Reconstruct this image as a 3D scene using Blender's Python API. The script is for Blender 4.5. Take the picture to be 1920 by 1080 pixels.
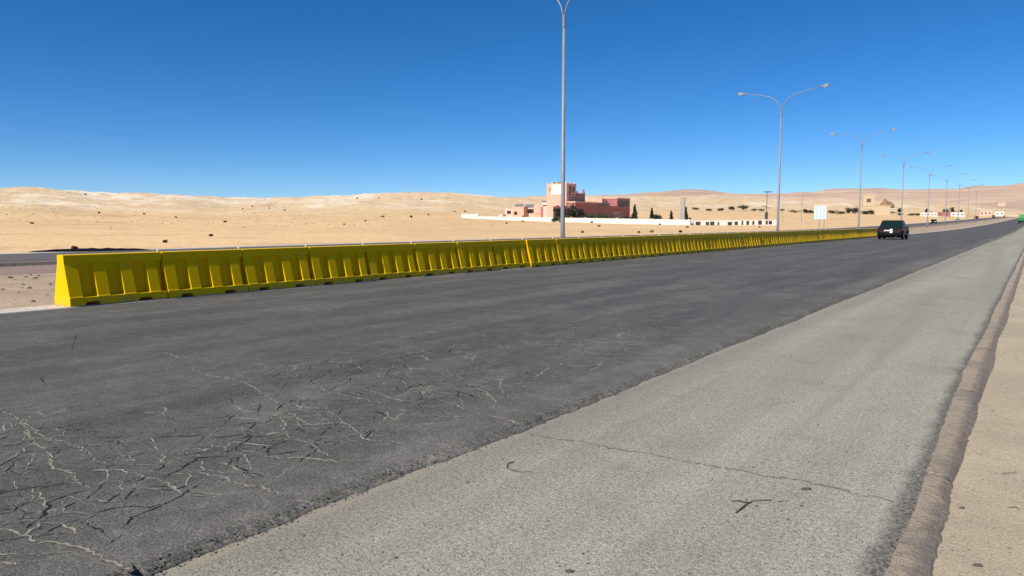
import bpy, bmesh, math, random
from mathutils import Vector, noise, Matrix
R = math.radians
sc = bpy.context.scene
for o in list(bpy.data.objects): bpy.data.objects.remove(o)
random.seed(7)

# ---------------------------------------------------------------- camera
EYE = 1.64
PITCH = math.atan(122/1380.0)
YAW = R(35.4126)
cam = bpy.data.cameras.new("camera")
cam.sensor_width = 36; cam.lens = 36*1380/1920
cam.clip_start = 0.05; cam.clip_end = 20000
co = bpy.data.objects.new("camera", cam); sc.collection.objects.link(co)
co.location = (0, 0, EYE)
co.rotation_euler = (R(90)-PITCH, 0, YAW)
sc.camera = co

# ---------------------------------------------------------------- sky, sun, exposure
SUN_EL, SUN_AZ = R(44), R(190)          # azimuth clockwise from +Y
w = bpy.data.worlds.new("World"); sc.world = w; w.use_nodes = True
nt = w.node_tree; bg = nt.nodes["Background"]
sky = nt.nodes.new("ShaderNodeTexSky"); sky.sky_type = 'NISHITA'; sky.sun_disc = False
sky.sun_elevation = SUN_EL; sky.sun_rotation = SUN_AZ
sky.altitude = 900; sky.air_density = 0.66; sky.dust_density = 0.30; sky.ozone_density = 6.0
hs = nt.nodes.new("ShaderNodeHueSaturation"); hs.inputs['Saturation'].default_value = 1.24
nt.links.new(sky.outputs[0], hs.inputs['Color']); nt.links.new(hs.outputs[0], bg.inputs['Color'])
bg.inputs['Strength'].default_value = 0.086
sl = bpy.data.lights.new("sun", 'SUN'); sl.energy = 4.0; sl.angle = R(0.55); sl.color = (1.0, 0.93, 0.82)
so = bpy.data.objects.new("sun", sl); sc.collection.objects.link(so)
sd = Vector((math.sin(SUN_AZ)*math.cos(SUN_EL), math.cos(SUN_AZ)*math.cos(SUN_EL), math.sin(SUN_EL)))
so.rotation_euler = sd.to_track_quat('Z', 'Y').to_euler()
so.location = (0, -20, 40)
sc.view_settings.view_transform = 'Standard'; sc.view_settings.look = 'None'
sc.view_settings.gamma = 1; sc.view_settings.exposure = 0.55

# ---------------------------------------------------------------- helpers
def tag(o, label=None, cat=None, group=None, kind=None):
    if label: o['label'] = label
    if cat: o['category'] = cat
    if group: o['group'] = group
    if kind: o['kind'] = kind
    return o

def link(o, parent=None):
    sc.collection.objects.link(o)
    if parent is not None: o.parent = parent
    return o

def empty(name, loc=(0, 0, 0), rz=0):
    o = bpy.data.objects.new(name, None); link(o); o.location = loc; o.rotation_euler = (0, 0, rz)
    o.empty_display_size = 0.3
    return o

class MB:
    """collects shapes into one mesh"""
    def __init__(s): s.v = []; s.f = []; s.smooth = False
    def quad(s, a, b, c, d):
        n = len(s.v); s.v += [a, b, c, d]; s.f.append((n, n+1, n+2, n+3)); return s
    def box(s, x0, x1, y0, y1, z0, z1, top=None):
        n = len(s.v); t = top or (0, 0)
        s.v += [(x0, y0, z0), (x1, y0, z0), (x1, y1, z0), (x0, y1, z0),
                (x0+t[0], y0+t[1], z1), (x1-t[0], y0+t[1], z1), (x1-t[0], y1-t[1], z1), (x0+t[0], y1-t[1], z1)]
        for q in ((3, 2, 1, 0), (4, 5, 6, 7), (0, 1, 5, 4), (1, 2, 6, 5), (2, 3, 7, 6), (3, 0, 4, 7)):
            s.f.append(tuple(n+i for i in q))
        return s
    def tube(s, pts, rad, seg=10, cap=True):
        pts = [Vector(p) for p in pts]
        if not isinstance(rad, (list, tuple)): rad = [rad]*len(pts)
        n0 = len(s.v); up = None
        for i, p in enumerate(pts):
            t = (pts[min(i+1, len(pts)-1)] - pts[max(i-1, 0)]).normalized()
            if up is None:
                up = Vector((1, 0, 0)) if abs(t.x) < .9 else Vector((0, 1, 0))
            a = (up - t*up.dot(t)).normalized(); b = t.cross(a); up = a
            for k in range(seg):
                an = 2*math.pi*k/seg
                s.v.append(tuple(p + (a*math.cos(an)+b*math.sin(an))*rad[i]))
        for i in range(len(pts)-1):
            for k in range(seg):
                a0 = n0+i*seg+k; a1 = n0+i*seg+(k+1) % seg
                s.f.append((a0, a1, a1+seg, a0+seg))
        if cap:
            s.f.append(tuple(n0+k for k in reversed(range(seg))))
            s.f.append(tuple(n0+(len(pts)-1)*seg+k for k in range(seg)))
        return s
    def cyl(s, a, b, r, seg=16): return s.tube([a, b], r, seg)
    def build(s, name, m, parent=None, bevel=0, smooth=False):
        me = bpy.data.meshes.new(name); me.from_pydata(s.v, [], s.f); me.update()
        if m: me.materials.append(m)
        if smooth:
            for p in me.polygons: p.use_smooth = True
        o = bpy.data.objects.new(name, me); link(o, parent)
        if bevel:
            b = o.modifiers.new("bevel", 'BEVEL'); b.width = bevel; b.segments = 2; b.limit_method = 'ANGLE'
        return o

def copy_tree(o, parent=None):
    c = o.copy(); sc.collection.objects.link(c)
    if parent is not None: c.parent = parent
    for ch in list(o.children): copy_tree(ch, c)
    return c

# ---- node materials
def mat(name, col, rough=0.8, metal=0, var=0.0, scale=5, bump=0.0, bscale=30, spec=0.4, col2=None, stretch=(1, 1, 1)):
    m = bpy.data.materials.new(name); m.use_nodes = True
    t = m.node_tree; b = t.nodes["Principled BSDF"]
    b.inputs['Roughness'].default_value = rough; b.inputs['Metallic'].default_value = metal
    b.inputs['Specular IOR Level'].default_value = spec
    tc = t.nodes.new("ShaderNodeTexCoord"); mp = t.nodes.new("ShaderNodeMapping"); mp.inputs['Scale'].default_value = stretch
    t.links.new(tc.outputs['Object'], mp.inputs['Vector'])
    n = t.nodes.new("ShaderNodeTexNoise"); n.inputs['Scale'].default_value = scale; n.inputs['Detail'].default_value = 6
    t.links.new(mp.outputs[0], n.inputs['Vector'])
    r = t.nodes.new("ShaderNodeValToRGB")
    c2 = col2 or tuple(c*(1-var) for c in col)
    r.color_ramp.elements[0].position = .3; r.color_ramp.elements[1].position = .7
    r.color_ramp.elements[0].color = (*c2, 1); r.color_ramp.elements[1].color = (*col, 1)
    t.links.new(n.outputs['Fac'], r.inputs['Fac']); t.links.new(r.outputs[0], b.inputs['Base Color'])
    if bump:
        n2 = t.nodes.new("ShaderNodeTexNoise"); n2.inputs['Scale'].default_value = bscale; n2.inputs['Detail'].default_value = 5
        t.links.new(mp.outputs[0], n2.inputs['Vector'])
        bp = t.nodes.new("ShaderNodeBump"); bp.inputs['Strength'].default_value = bump; bp.inputs['Distance'].default_value = .05
        t.links.new(n2.outputs['Fac'], bp.inputs['Height']); t.links.new(bp.outputs[0], b.inputs['Normal'])
    return m

class NT:
    """tiny node-graph writer for the ground materials"""
    def __init__(s, name, rough=.9, spec=.25):
        s.m = bpy.data.materials.new(name); s.m.use_nodes = True; s.t = s.m.node_tree
        s.b = s.t.nodes["Principled BSDF"]; s.b.inputs['Roughness'].default_value = rough
        s.b.inputs['Specular IOR Level'].default_value = spec
        g = s.t.nodes.new("ShaderNodeNewGeometry"); s.pos = g.outputs['Position']
    def L(s, a, b): s.t.links.new(a, b)
    def map(s, scale=(1, 1, 1), loc=(0, 0, 0)):
        n = s.t.nodes.new("ShaderNodeMapping"); n.inputs['Scale'].default_value = scale; n.inputs['Location'].default_value = loc
        s.L(s.pos, n.inputs['Vector']); return n.outputs[0]
    def noise(s, scale, detail=4, rough=.55, vec=None, dist=0):
        n = s.t.nodes.new("ShaderNodeTexNoise"); n.inputs['Scale'].default_value = scale
        n.inputs['Detail'].default_value = detail; n.inputs['Roughness'].default_value = rough; n.inputs['Distortion'].default_value = dist
        s.L(vec if vec is not None else s.pos, n.inputs['Vector']); return n.outputs['Fac']
    def noisec(s, scale, detail=3, vec=None):
        n = s.t.nodes.new("ShaderNodeTexNoise"); n.inputs['Scale'].default_value = scale; n.inputs['Detail'].default_value = detail
        s.L(vec if vec is not None else s.pos, n.inputs['Vector']); return n.outputs['Color']
    def vor(s, scale, feature='F1', vec=None, rnd=1):
        n = s.t.nodes.new("ShaderNodeTexVoronoi"); n.feature = feature; n.inputs['Scale'].default_value = scale
        n.inputs['Randomness'].default_value = rnd
        s.L(vec if vec is not None else s.pos, n.inputs['Vector']); return n
    def ramp(s, fac, stops):
        n = s.t.nodes.new("ShaderNodeValToRGB"); e = n.color_ramp.elements
        while len(e) < len(stops): e.new(0.5)
        for i, (p, c) in enumerate(stops):
            e[i].position = p; e[i].color = (*c, 1) if isinstance(c, tuple) else (c, c, c, 1)
        s.L(fac, n.inputs['Fac']); return n.outputs[0]
    def mix(s, f, a, b, mode='MIX'):
        n = s.t.nodes.new("ShaderNodeMix"); n.data_type = 'RGBA'; n.blend_type = mode
        for v, i in ((f, 0), (a, 6), (b, 7)):
            if hasattr(v, 'is_linked'): s.L(v, n.inputs[i])
            elif i == 0: n.inputs[0].default_value = v
            else: n.inputs[i].default_value = (*v, 1) if isinstance(v, tuple) else (v, v, v, 1)
        return n.outputs[2]
    def math(s, op, a, b=0.0, clamp=False):
        n = s.t.nodes.new("ShaderNodeMath"); n.operation = op; n.use_clamp = clamp
        for v, i in ((a, 0), (b, 1)):
            if hasattr(v, 'is_linked'): s.L(v, n.inputs[i])
            else: n.inputs[i].default_value = v
        return n.outputs[0]
    def xyz(s):
        n = s.t.nodes.new("ShaderNodeSeparateXYZ"); s.L(s.pos, n.inputs[0]); return n.outputs
    def rng(s, v, a, b, c=0.0, d=1.0, smooth=True):
        n = s.t.nodes.new("ShaderNodeMapRange"); n.interpolation_type = 'SMOOTHSTEP' if smooth else 'LINEAR'
        n.inputs['From Min'].default_value = a; n.inputs['From Max'].default_value = b
        n.inputs['To Min'].default_value = c; n.inputs['To Max'].default_value = d
        s.L(v, n.inputs['Value']); return n.outputs[0]
    def attr(s, name):
        n = s.t.nodes.new("ShaderNodeAttribute"); n.attribute_name = name; return n
    def out(s, col, height=None, strength=.5, dist=.01):
        s.L(col, s.b.inputs['Base Color'])
        if height is not None:
            bp = s.t.nodes.new("ShaderNodeBump"); bp.inputs['Strength'].default_value = strength; bp.inputs['Distance'].default_value = dist
            s.L(height, bp.inputs['Height']); s.L(bp.outputs[0], s.b.inputs['Normal'])
        return s.m

# ---------------------------------------------------------------- ground materials
def m_asphalt(name, base, dusty, cracks=False, speck=1.0):
    s = NT(name, rough=.85, spec=.25)
    long = s.map((1.1, .10, 1)); mid = s.map((1, .42, 1))
    band = s.noise(1.0, 5, .6, long)
    blot = s.noise(.9, 6, .65, mid)
    c = s.mix(s.math('MULTIPLY', s.rng(band, .36, .70), .35), base, dusty)
    c = s.mix(s.math('MULTIPLY', s.rng(blot, .45, .7), .38), c, dusty)
    g = s.noise(130, 2, .75)
    g2 = s.noise(52, 3, .8); g3 = s.noise(20, 4, .7)
    c = s.mix(1.0, c, s.ramp(g, [(.28, max(0, 1-.75*speck)), (.5, 1.0), (.72, 1+.95*speck)]), 'MULTIPLY')
    c = s.mix(1.0, c, s.ramp(g2, [(.3, 1-.55*speck), (.5, 1.0), (.7, 1+.75*speck)]), 'MULTIPLY')
    c = s.mix(1.0, c, s.ramp(g3, [(.3, 1-.18*speck), (.5, 1.0), (.7, 1+.22*speck)]), 'MULTIPLY')
    g4 = s.noise(5.5, 5, .75); g5 = s.noise(1.6, 5, .7)
    c = s.mix(1.0, c, s.ramp(g4, [(.3, 1-.2*speck), (.5, 1.0), (.7, 1+.26*speck)]), 'MULTIPLY')
    c = s.mix(1.0, c, s.ramp(g5, [(.3, 1-.14*speck), (.5, 1.0), (.7, 1+.18*speck)]), 'MULTIPLY')
    h = s.math('ADD', g, s.math('MULTIPLY', g2, .9))
    if cracks:
        x, y, z = s.xyz()
        e = s.math('MULTIPLY', s.rng(x, -4.3, -3.5), .8)
        c = s.mix(e, c, s.mix(1.0, c, (1.45, 1.42, 1.33), 'MULTIPLY'))
        # alligator cracking in the right-hand wheel path
        def warp(amp, scale, amp2, scale2):
            n1_ = s.t.nodes.new("ShaderNodeVectorMath"); n1_.operation = 'MULTIPLY_ADD'
            s.L(s.noisec(scale, 2), n1_.inputs[0]); n1_.inputs[1].default_value = (amp, amp, 0); s.L(s.map((1.0, .8, 0)), n1_.inputs[2])
            n2_ = s.t.nodes.new("ShaderNodeVectorMath"); n2_.operation = 'MULTIPLY_ADD'
            s.L(s.noisec(scale2, 3), n2_.inputs[0]); n2_.inputs[1].default_value = (amp2, amp2, 0); s.L(n1_.outputs[0], n2_.inputs[2])
            return n2_.outputs[0]
        wv = warp(.18, 2.0, .055, 16)
        v = s.vor(2.7, 'DISTANCE_TO_EDGE', wv); v2 = s.vor(6.5, 'DISTANCE_TO_EDGE', wv)
        nmask = s.noise(1.1, 3, .6); nm2 = s.noise(2.4, 3, .6); brk = s.noise(9, 2, .6)
        mx = s.math('MULTIPLY', s.rng(x, -8.2, -6.0), s.rng(x, -3.75, -4.15))
        my = s.math('MULTIPLY', s.rng(y, 15.0, 6.0), s.rng(y, 1.0, 1.8))
        mk = s.math('MULTIPLY', mx, my)
        m1 = s.math('MULTIPLY', mk, s.rng(nmask, .44, .54)); m2 = s.math('MULTIPLY', mk, s.rng(nm2, .50, .58))
        m2 = s.math('MULTIPLY', m2, s.rng(brk, .42, .52)); m1 = s.math('MULTIPLY', m1, s.rng(brk, .36, .46))
        l1 = s.math('MULTIPLY', s.rng(v.outputs['Distance'], .018, .005), m1)
        l2 = s.math('MULTIPLY', s.rng(v2.outputs['Distance'], .034, .010), m2)
        ln = s.math('MAXIMUM', l1, s.math('MULTIPLY', l2, .85))
        halo = s.math('MULTIPLY', s.rng(v.outputs['Distance'], .10, .0), s.math('MULTIPLY', m1, .4))
        c = s.mix(halo, c, s.mix(1.0, c, (1.5, 1.47, 1.35), 'MULTIPLY'))
        pk = s.noise(1.7, 2, .5)
        c = s.mix(s.math('MULTIPLY', ln, s.rng(pk, .48, .58)), c, (.26, .245, .195))
        c = s.mix(s.math('MULTIPLY', ln, s.rng(pk, .54, .44)), c, (.016, .016, .016))
        h = s.math('SUBTRACT', h, s.math('MULTIPLY', ln, 1.2))
    return s.out(c, h, .6, .006)

M = {}
M['road'] = m_asphalt("road_asphalt", (.073, .071, .065), (.158, .152, .136), cracks=True, speck=.95)
M['far_road'] = m_asphalt("far_asphalt", (.105, .098, .092), (.14, .128, .118), speck=.4)

def m_shoulder():
    s = NT("shoulder_asphalt", .9, .2)
    x, y, z = s.xyz()
    band = s.noise(1.0, 4, .5, s.map((1.3, .06, 1)))
    blot = s.noise(.7, 5, .6)
    c = s.mix(s.rng(band, .35, .7), (.285, .265, .212), (.345, .322, .26))
    c = s.mix(s.math('MULTIPLY', s.rng(blot, .5, .72), .5), c, (.235, .22, .18))
    g = s.noise(105, 2, .8); g2 = s.noise(40, 3, .75)
    c = s.mix(1.0, c, s.ramp(g, [(.27, .20), (.42, .78), (.55, 1.06), (.72, 1.75)]), 'MULTIPLY')
    c = s.mix(1.0, c, s.ramp(g2, [(.30, .52), (.45, .96), (.68, 1.3)]), 'MULTIPLY')
    tr = s.noise(1.0, 3, .5, s.map((3.2, .05, 1), (4, 0, 0)))
    c = s.mix(s.math('MULTIPLY', s.rng(tr, .54, .68), .22), c, (.19, .18, .155))
    bs_ = s.noise(1.9, 4, .6)
    c = s.mix(s.math('MULTIPLY', s.rng(bs_, .60, .74), .45), c, (.17, .16, .135))
    # small dark stains
    st = s.noise(5.5, 5, .75)
    c = s.mix(s.math('MULTIPLY', s.rng(st, .62, .74), .6), c, (.10, .096, .085))
    # sand drifted along the lip, tar and dirt along the kerb
    wob = s.noise(2.5, 5, .65)
    xs = s.math('ADD', x, s.math('MULTIPLY', s.math('SUBTRACT', wob, .5), .22))
    c = s.mix(s.math('MULTIPLY', s.math('MULTIPLY', s.rng(xs, -3.262, -3.30), s.rng(wob, .35, .55)), .7), c, (.38, .325, .245))
    c = s.mix(s.math('MULTIPLY', s.rng(xs, -2.75, -3.1), .28), c, (.14, .13, .115))
    c = s.mix(s.math('MULTIPLY', s.rng(s.math('SUBTRACT', xs, s.rng(y, 4.5, 10, .062, 0)), -.72, -.61), .85), c, s.ramp(g2, [(.41, (.05, .049, .047)), (.60, (.23, .216, .185))]))
    h = s.math('ADD', g, g2)
    return s.out(c, h, .7, .008)
M['shoulder'] = m_shoulder()

def m_sand(name, a, b, dark, grain=90, stones=True):
    s = NT(name, .95, .12)
    n1 = s.noise(.6, 6, .6); n2 = s.noise(9, 5, .65); g = s.noise(grain, 3, .75)
    c = s.mix(s.rng(n1, .35, .68), a, b)
    c = s.mix(s.math('MULTIPLY', s.rng(n2, .55, .75), .5), c, dark)
    c = s.mix(1.0, c, s.ramp(g, [(.27, .45), (.5, 1.0), (.75, 1.4)]), 'MULTIPLY')
    h = s.math('ADD', n2, s.math('MULTIPLY', g, .5))
    if stones:
        v = s.vor(28); d = v.outputs['Distance']
        k = s.math('MULTIPLY', s.rng(d, .26, .12), s.rng(s.noise(6, 2), .55, .62))
        c = s.mix(s.math('MULTIPLY', k, .6), c, s.mix(.5, v.outputs['Color'], (.22, .17, .12)))
        h = s.math('ADD', h, k)
    return s.out(c, h, .8, .02)
M['verge'] = m_sand("verge_sand", (.40, .335, .24), (.47, .395, .28), (.30, .24, .175))
M['median'] = m_sand("median_gravel", (.36, .27, .185), (.44, .34, .245), (.20, .15, .11), grain=30)
def m_kerb():
    s = NT("kerb_stone", .95, .12); x, y, z = s.xyz()
    n1 = s.noise(1.6, 5, .6); n2 = s.noise(14, 4, .7); g = s.noise(110, 3, .75)
    xs = s.math('ADD', x, s.math('MULTIPLY', s.math('SUBTRACT', s.noise(5, 4, .6), .5), .12))
    c = s.mix(s.rng(s.math('SUBTRACT', xs, s.rng(y, 4.5, 10, .045, 0)), -.49, -.42), (.42, .345, .26), (.265, .222, .182))
    c = s.mix(s.math('MULTIPLY', s.rng(n1, .45, .68), .5), c, (.205, .18, .155))
    c = s.mix(s.math('MULTIPLY', s.rng(n2, .54, .7), .55), c, (.165, .14, .12))
    c = s.mix(1.0, c, s.ramp(g, [(.27, .4), (.5, 1.0), (.75, 1.45)]), 'MULTIPLY')
    jt = s.math('MODULO', s.math('ADD', y, 20.35), 3.05)
    jd = s.math('ABSOLUTE', s.math('SUBTRACT', jt, 1.5))
    c = s.mix(s.math('MULTIPLY', s.rng(jd, .022, .010), .8), c, (.05, .042, .038))
    return s.out(c, s.math('ADD', n2, s.math('MULTIPLY', g, .5)), 1.0, .03)
M['kerb'] = m_kerb()
M['far_paving'] = m_sand("pink_paving", (.26, .185, .155), (.30, .215, .18), (.2, .145, .125), grain=20, stones=False)
M['edge'] = m_sand("pale_edge", (.56, .50, .44), (.48, .41, .36), (.44, .31, .26), grain=40, stones=False)
M['crack_dust'] = mat('crack_dust', (.135, .130, .113), .95, var=.5, scale=40)
M['crack_pale'] = mat("crack_sunlit", (.37, .345, .27), .95, var=.5, scale=25)  # sunlight on the crack walls put into the colour
M['crack_dark'] = mat("crack_dark", (.012, .012, .012), .95, var=.4, scale=30)  # shade inside lengthwise cracks put into the colour
M['crack_grey'] = mat("seam_dirt", (.22, .205, .165), .95, var=.35, scale=20)

def m_desert():
    s = NT("desert_sand", .95, .1)
    at = s.attr("tint").outputs['Color']
    sp = s.t.nodes.new("ShaderNodeSeparateColor"); s.L(at, sp.inputs[0])
    n1 = s.noise(.012, 6, .6); n2 = s.noise(.09, 6, .65); n3 = s.noise(.7, 5, .7)
    c = s.mix(s.rng(n1, .35, .65), (.63, .430, .225), (.71, .487, .262))
    # upper, stonier ground
    stony = s.mix(s.rng(n2, .35, .65), (.60, .445, .27), (.72, .54, .335))
    c = s.mix(sp.outputs['Green'], c, stony)
    bl = s.math('MULTIPLY', s.rng(n2, .52, .64), s.math('ADD', .38, s.math('MULTIPLY', sp.outputs['Green'], .42)))
    c = s.mix(bl, c, (.36, .255, .165))
    c = s.mix(s.math('MULTIPLY', s.rng(n3, .60, .72), .6), c, (.24, .17, .11))
    wh = s.math('MULTIPLY', sp.outputs['Red'], s.rng(n2, .40, .52))
    c = s.mix(wh, c, (.80, .70, .56))
    c = s.mix(sp.outputs['Blue'], c, s.mix(s.rng(n2, .35, .65), (.47, .33, .235), (.55, .39, .28)))
    h = s.math('ADD', n2, s.math('MULTIPLY', n3, .25))
    return s.out(c, h, .6, 1.2)
M['desert'] = m_desert()

def m_far():
    s = NT("far_hill_rock", .95, .1)
    n1 = s.noise(.0035, 6, .6); n2 = s.noise(.018, 6, .65); st = s.noise(.6, 4, .5, s.map((.004, .004, .10)))
    c = s.mix(s.rng(n1, .35, .65), (.44, .31, .232), (.52, .37, .275))
    c = s.mix(s.math('MULTIPLY', s.rng(n2, .5, .68), .6), c, (.36, .26, .195))
    c = s.mix(s.math('MULTIPLY', s.rng(st, .55, .68), .5), c, (.60, .48, .36))
    return s.out(c, n2, .6, 9)
M['far_hill'] = m_far()

# ---------------------------------------------------------------- the lie of the land
def zroad(y):
    t = max(0.0, min(y, 1150)-130)
    return .0105*(math.sqrt(t*t+150*150)-150)

# bearing left of the road (deg): distance and height of the sandy crest, height of the crest behind it
PX = [(-40, 350, 620), (0, 352, 620), (60, 353, 620), (100, 354.5, 625), (180, 358.5, 640), (250, 361.5, 650), (350, 364.5, 670), (430, 369, 700), (500, 371, 720),
      (560, 370, 740), (620, 366, 760), (700, 361, 790), (760, 359, 820), (830, 360.5, 850), (900, 365.5, 880), (960, 368, 920),
      (1050, 368, 1000), (1180, 367, 1150), (1290, 366, 1300), (1400, 365.5, 1450), (1560, 368, 1550), (1700, 372, 1650), (1800, 379, 1700),
      (1900, 391, 1750), (1945, 396, 1780), (2050, 398, 1800)]
FX = [(960, 371), (1180, 364.5), (1250, 359.5), (1290, 356.5), (1340, 358.5), (1400, 361.5), (1450, 363), (1520, 361.5), (1580, 356.5), (1640, 354),
      (1700, 352.5), (1760, 353), (1800, 351), (1850, 347), (1900, 343), (1920, 341.5), (1960, 338), (2060, 334)]
def ray(px, py):
    fw = Vector((-math.sin(YAW)*math.cos(PITCH), math.cos(YAW)*math.cos(PITCH), -math.sin(PITCH)))
    rt = Vector((math.cos(YAW), math.sin(YAW), 0)); up = rt.cross(fw)
    return rt*((px-960)/1380)+up*((540-py)/1380)+fw
def bearing(px, py):
    d = ray(px, py); hd = math.hypot(d.x, d.y)
    return math.degrees(math.atan2(-d.x, d.y)), d.z/hd
RIDGE = []; FAR = []
for px, py, r in PX:
    b, e = bearing(px, py); RIDGE.append((b, r, EYE+e*r))
for px, py in FX:
    b, e = bearing(px, py); FAR.append((b, 3400, EYE+e*3400))
RIDGE.sort(); FAR.sort()
RIDGE = [(-180, 1400, 40), (-60, 1700, 45)]+RIDGE+[(85, 600, 34), (180, 1400, 40)]
FAR = [(-180, 3400, 60), (-60, 3400, 200)]+FAR+[(45, 3400, 60), (180, 3400, 60)]
def interp(tab, b, smooth=True):
    for i in range(len(tab)-1):
        if tab[i][0] <= b <= tab[i+1][0]:
            t = (b-tab[i][0])/max(1e-6, tab[i+1][0]-tab[i][0])
            t = t*t*(3-2*t)*.5+t*.5
            return [tab[i][k]+(tab[i+1][k]-tab[i][k])*t for k in (1, 2)]
    return tab[-1][1:]
def sstep(a, b, x):
    t = max(0, min(1, (x-a)/(b-a))); return t*t*(3-2*t)
def fbm(x, y, sc_, o=4):
    return noise.fractal(Vector((x*sc_, y*sc_, 3.7)), 1.0, 2.0, o)
def land(x, y, detail=True):
    """height of the desert, with s = 0 on the plain .. 1 on the crest"""
    r = math.hypot(x, y); b = math.degrees(math.atan2(-x, y))
    Rr, zr = interp(RIDGE, b)
    d = max(abs(x+22)-38, 0.0)
    r0 = 60/max(math.sin(abs(math.radians(b))), .02) if 0 < abs(b) < 90 else 60
    r0 = min(r0, .62*Rr)
    base = zroad(y)*math.exp(-d/220) if y > 0 else 0
    s = max(0.0, (r-r0)/(Rr-r0))
    if s <= 1:
        zz = base*(1-s)+zr*s**2.2
    else:
        zz = zr-(r-Rr)*.05
        zz = max(zz, -5)
    if detail and s > 0:
        a = min(1, s)
        zz += a*(2.2*fbm(x, y, .011, 5)+(.8+1.6*a)*.55*fbm(x+90, y, .045, 4)) * sstep(0, .5, a) * (1 if r < 900 else .9)
        zz += .10*fbm(x, y, .12, 3)*sstep(0, .04, s)
    return zz, s
def ground_at(px, py, rmax=3000):
    """where a line of sight meets the desert"""
    d = ray(px, py); hd = math.hypot(d.x, d.y); d = d/hd
    r = 30.0
    while r < rmax:
        p = Vector((0, 0, EYE))+d*r
        if p.z < land(p.x, p.y)[0]: return Vector((p.x, p.y, land(p.x, p.y)[0]))
        r *= 1.006
    return Vector((0, 0, EYE))+d*900
def at_r(px, py, r):
    d = ray(px, py); hd = math.hypot(d.x, d.y); return Vector((0, 0, EYE))+d*(r/hd)
def at_X(px, py, X):
    d = ray(px, py); return Vector((0, 0, EYE))+d*(X/d.x)
def at_Y(px, py, Y):
    d = ray(px, py); return Vector((0, 0, EYE))+d*(Y/d.y)
def flat(px, py, z=0.0):
    d = ray(px, py); return Vector((0, 0, EYE))+d*((z-EYE)/d.z)

# terrain sheet (polar, finest where the view is)
def polar_sheet(name, rs, bs, hf, m, colf=None, wrap=False):
    v = []; col = []
    for r in rs:
        for b in bs:
            x = -math.sin(math.radians(b))*r; y = math.cos(math.radians(b))*r
            z, c = hf(x, y, r, b); v.append((x, y, z)); col.append(c)
    n = len(bs); f = []
    for i in range(len(rs)-1):
        for j in range(n-1):
            a = i*n+j; f.append((a, a+n, a+n+1, a+1))
        if wrap:
            a = i*n+n-1; f.append((a, a+n, i*n+n, i*n))
    me = bpy.data.meshes.new(name); me.from_pydata(v, [], f); me.update()
    at = me.color_attributes.new("tint", 'FLOAT_COLOR', 'POINT')
    flatc = []
    for c in col: flatc += [c[0], c[1], c[2], 1]
    at.data.foreach_set("color", flatc)
    me.materials.append(m)
    for p in me.polygons: p.use_smooth = True
    me.validate()
    o = bpy.data.objects.new(name, me); link(o); return o
def hf_desert(x, y, r, b):
    z, s = land(x, y)
    k = sstep(-41.4, -39.5, x)*(1-sstep(6.8, 8.4, x))
    z = z-.35*k if y > -60 else z-.1
    if x > 6.8: z -= .09
    rock = 0
    if s > .0:
        n = fbm(x+300, y-50, .02, 4)
        left = sstep(56, 60, b)*(1-sstep(65, 68, b)); mid = sstep(44, 47, b)*(1-sstep(50, 53, b))
        rock = sstep(.80, .93, s)*sstep(-.30, .15, n)*(.3+.7*max(left, mid*.8))
        rock = max(rock, .75*sstep(.12, .4, n)*sstep(.45, .75, s))
    stony = sstep(.42, .75, s+.12*fbm(x, y, .01, 3))
    pink = sstep(.8, 1.0, s)*(1-sstep(14, 26, b))*.8
    return z, (min(1, rock), stony, pink)
rs = [1.0]
while rs[-1] < 2300: rs.append(rs[-1]*1.028+.02)
bs = []
b = -180.0
while b < 180:
    bs.append(b)
    b += .14 if -4 <= b < 74 else (1.0 if -20 <= b < 90 else 4.0)
bs = list(reversed(bs))
tag(polar_sheet("terrain", rs, bs, hf_desert, M['desert'], wrap=True), kind='structure')
def hf_far(x, y, r, b):
    Rr, zr = interp(FAR, b)
    s = (r-1900)/(3400-1900)
    z = zr*max(0, s)**1.25 if s <= 1 else zr-(r-3400)*.12
    z += (16*fbm(x, y, .0022, 5)+5*fbm(x, y, .012, 4))*sstep(0, .6, s)*.8 - (8 if s < .02 else 0)
    return z, (0, 0, 0)
rs = [1880+i*45 for i in range(44)]
bs = [b for b in [70-.25*i for i in range(420)]]
tag(polar_sheet("far_hills", rs, bs, hf_far, M['far_hill']), kind='structure')

# ---------------------------------------------------------------- roads
def rows(near0=-14, near1=42, step=.04):
    r = [-200.0, -60.0, -30]; y = near0
    while y < near1: r.append(y); y += step if y > .5 else .5
    while y < 1240:
        r.append(y); y += .5 if y < 60 else 2.0 if y < 120 else 12.0
    return r
def strip(name, cols, m, rws, kind='structure'):
    """cols: functions y -> (x, z) across the strip; z rides on the road's long profile"""
    v = []; f = []; n = len(cols)
    for y in rws:
        for c in cols:
            x, z = c(y); v.append((x, y, z+zroad(y)))
    for i in range(len(rws)-1):
        for j in range(n-1):
            a = i*n+j; f.append((a, a+1, a+n+1, a+n))
    me = bpy.data.meshes.new(name); me.from_pydata(v, [], f); me.update(); me.materials.append(m)
    o = bpy.data.objects.new(name, me); link(o); return tag(o, kind=kind)
def n1(y, seed, f): return noise.noise(Vector((y*f, seed*13.7, seed*3.1)))
def wob(y, seed, a=1.0):
    fade = 1.0 if y < 60 else 60/y
    return a*(.055*n1(y, seed, .35)+.03*n1(y, seed+1, 1.6)+.018*n1(y, seed+2, 6)+.010*n1(y, seed+3, 17)*fade)
coarse = [-200.0, -60, -30, -14]+[2.0*i for i in range(-6, 71)]+[140+10.0*i for i in range(1, 111)]
RW = rows()
LIP = -3.37
def lipcol(off, z, amp, s):
    def c(y):
        j = amp*n1(y, 40+s, 21)+amp*.7*n1(y, 60+s, 47)
        return LIP+off+wob(y, 1)+j, z+.6*amp*n1(y, 80+s, 25)*(1 if z < -.002 else 0)
    return c
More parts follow.
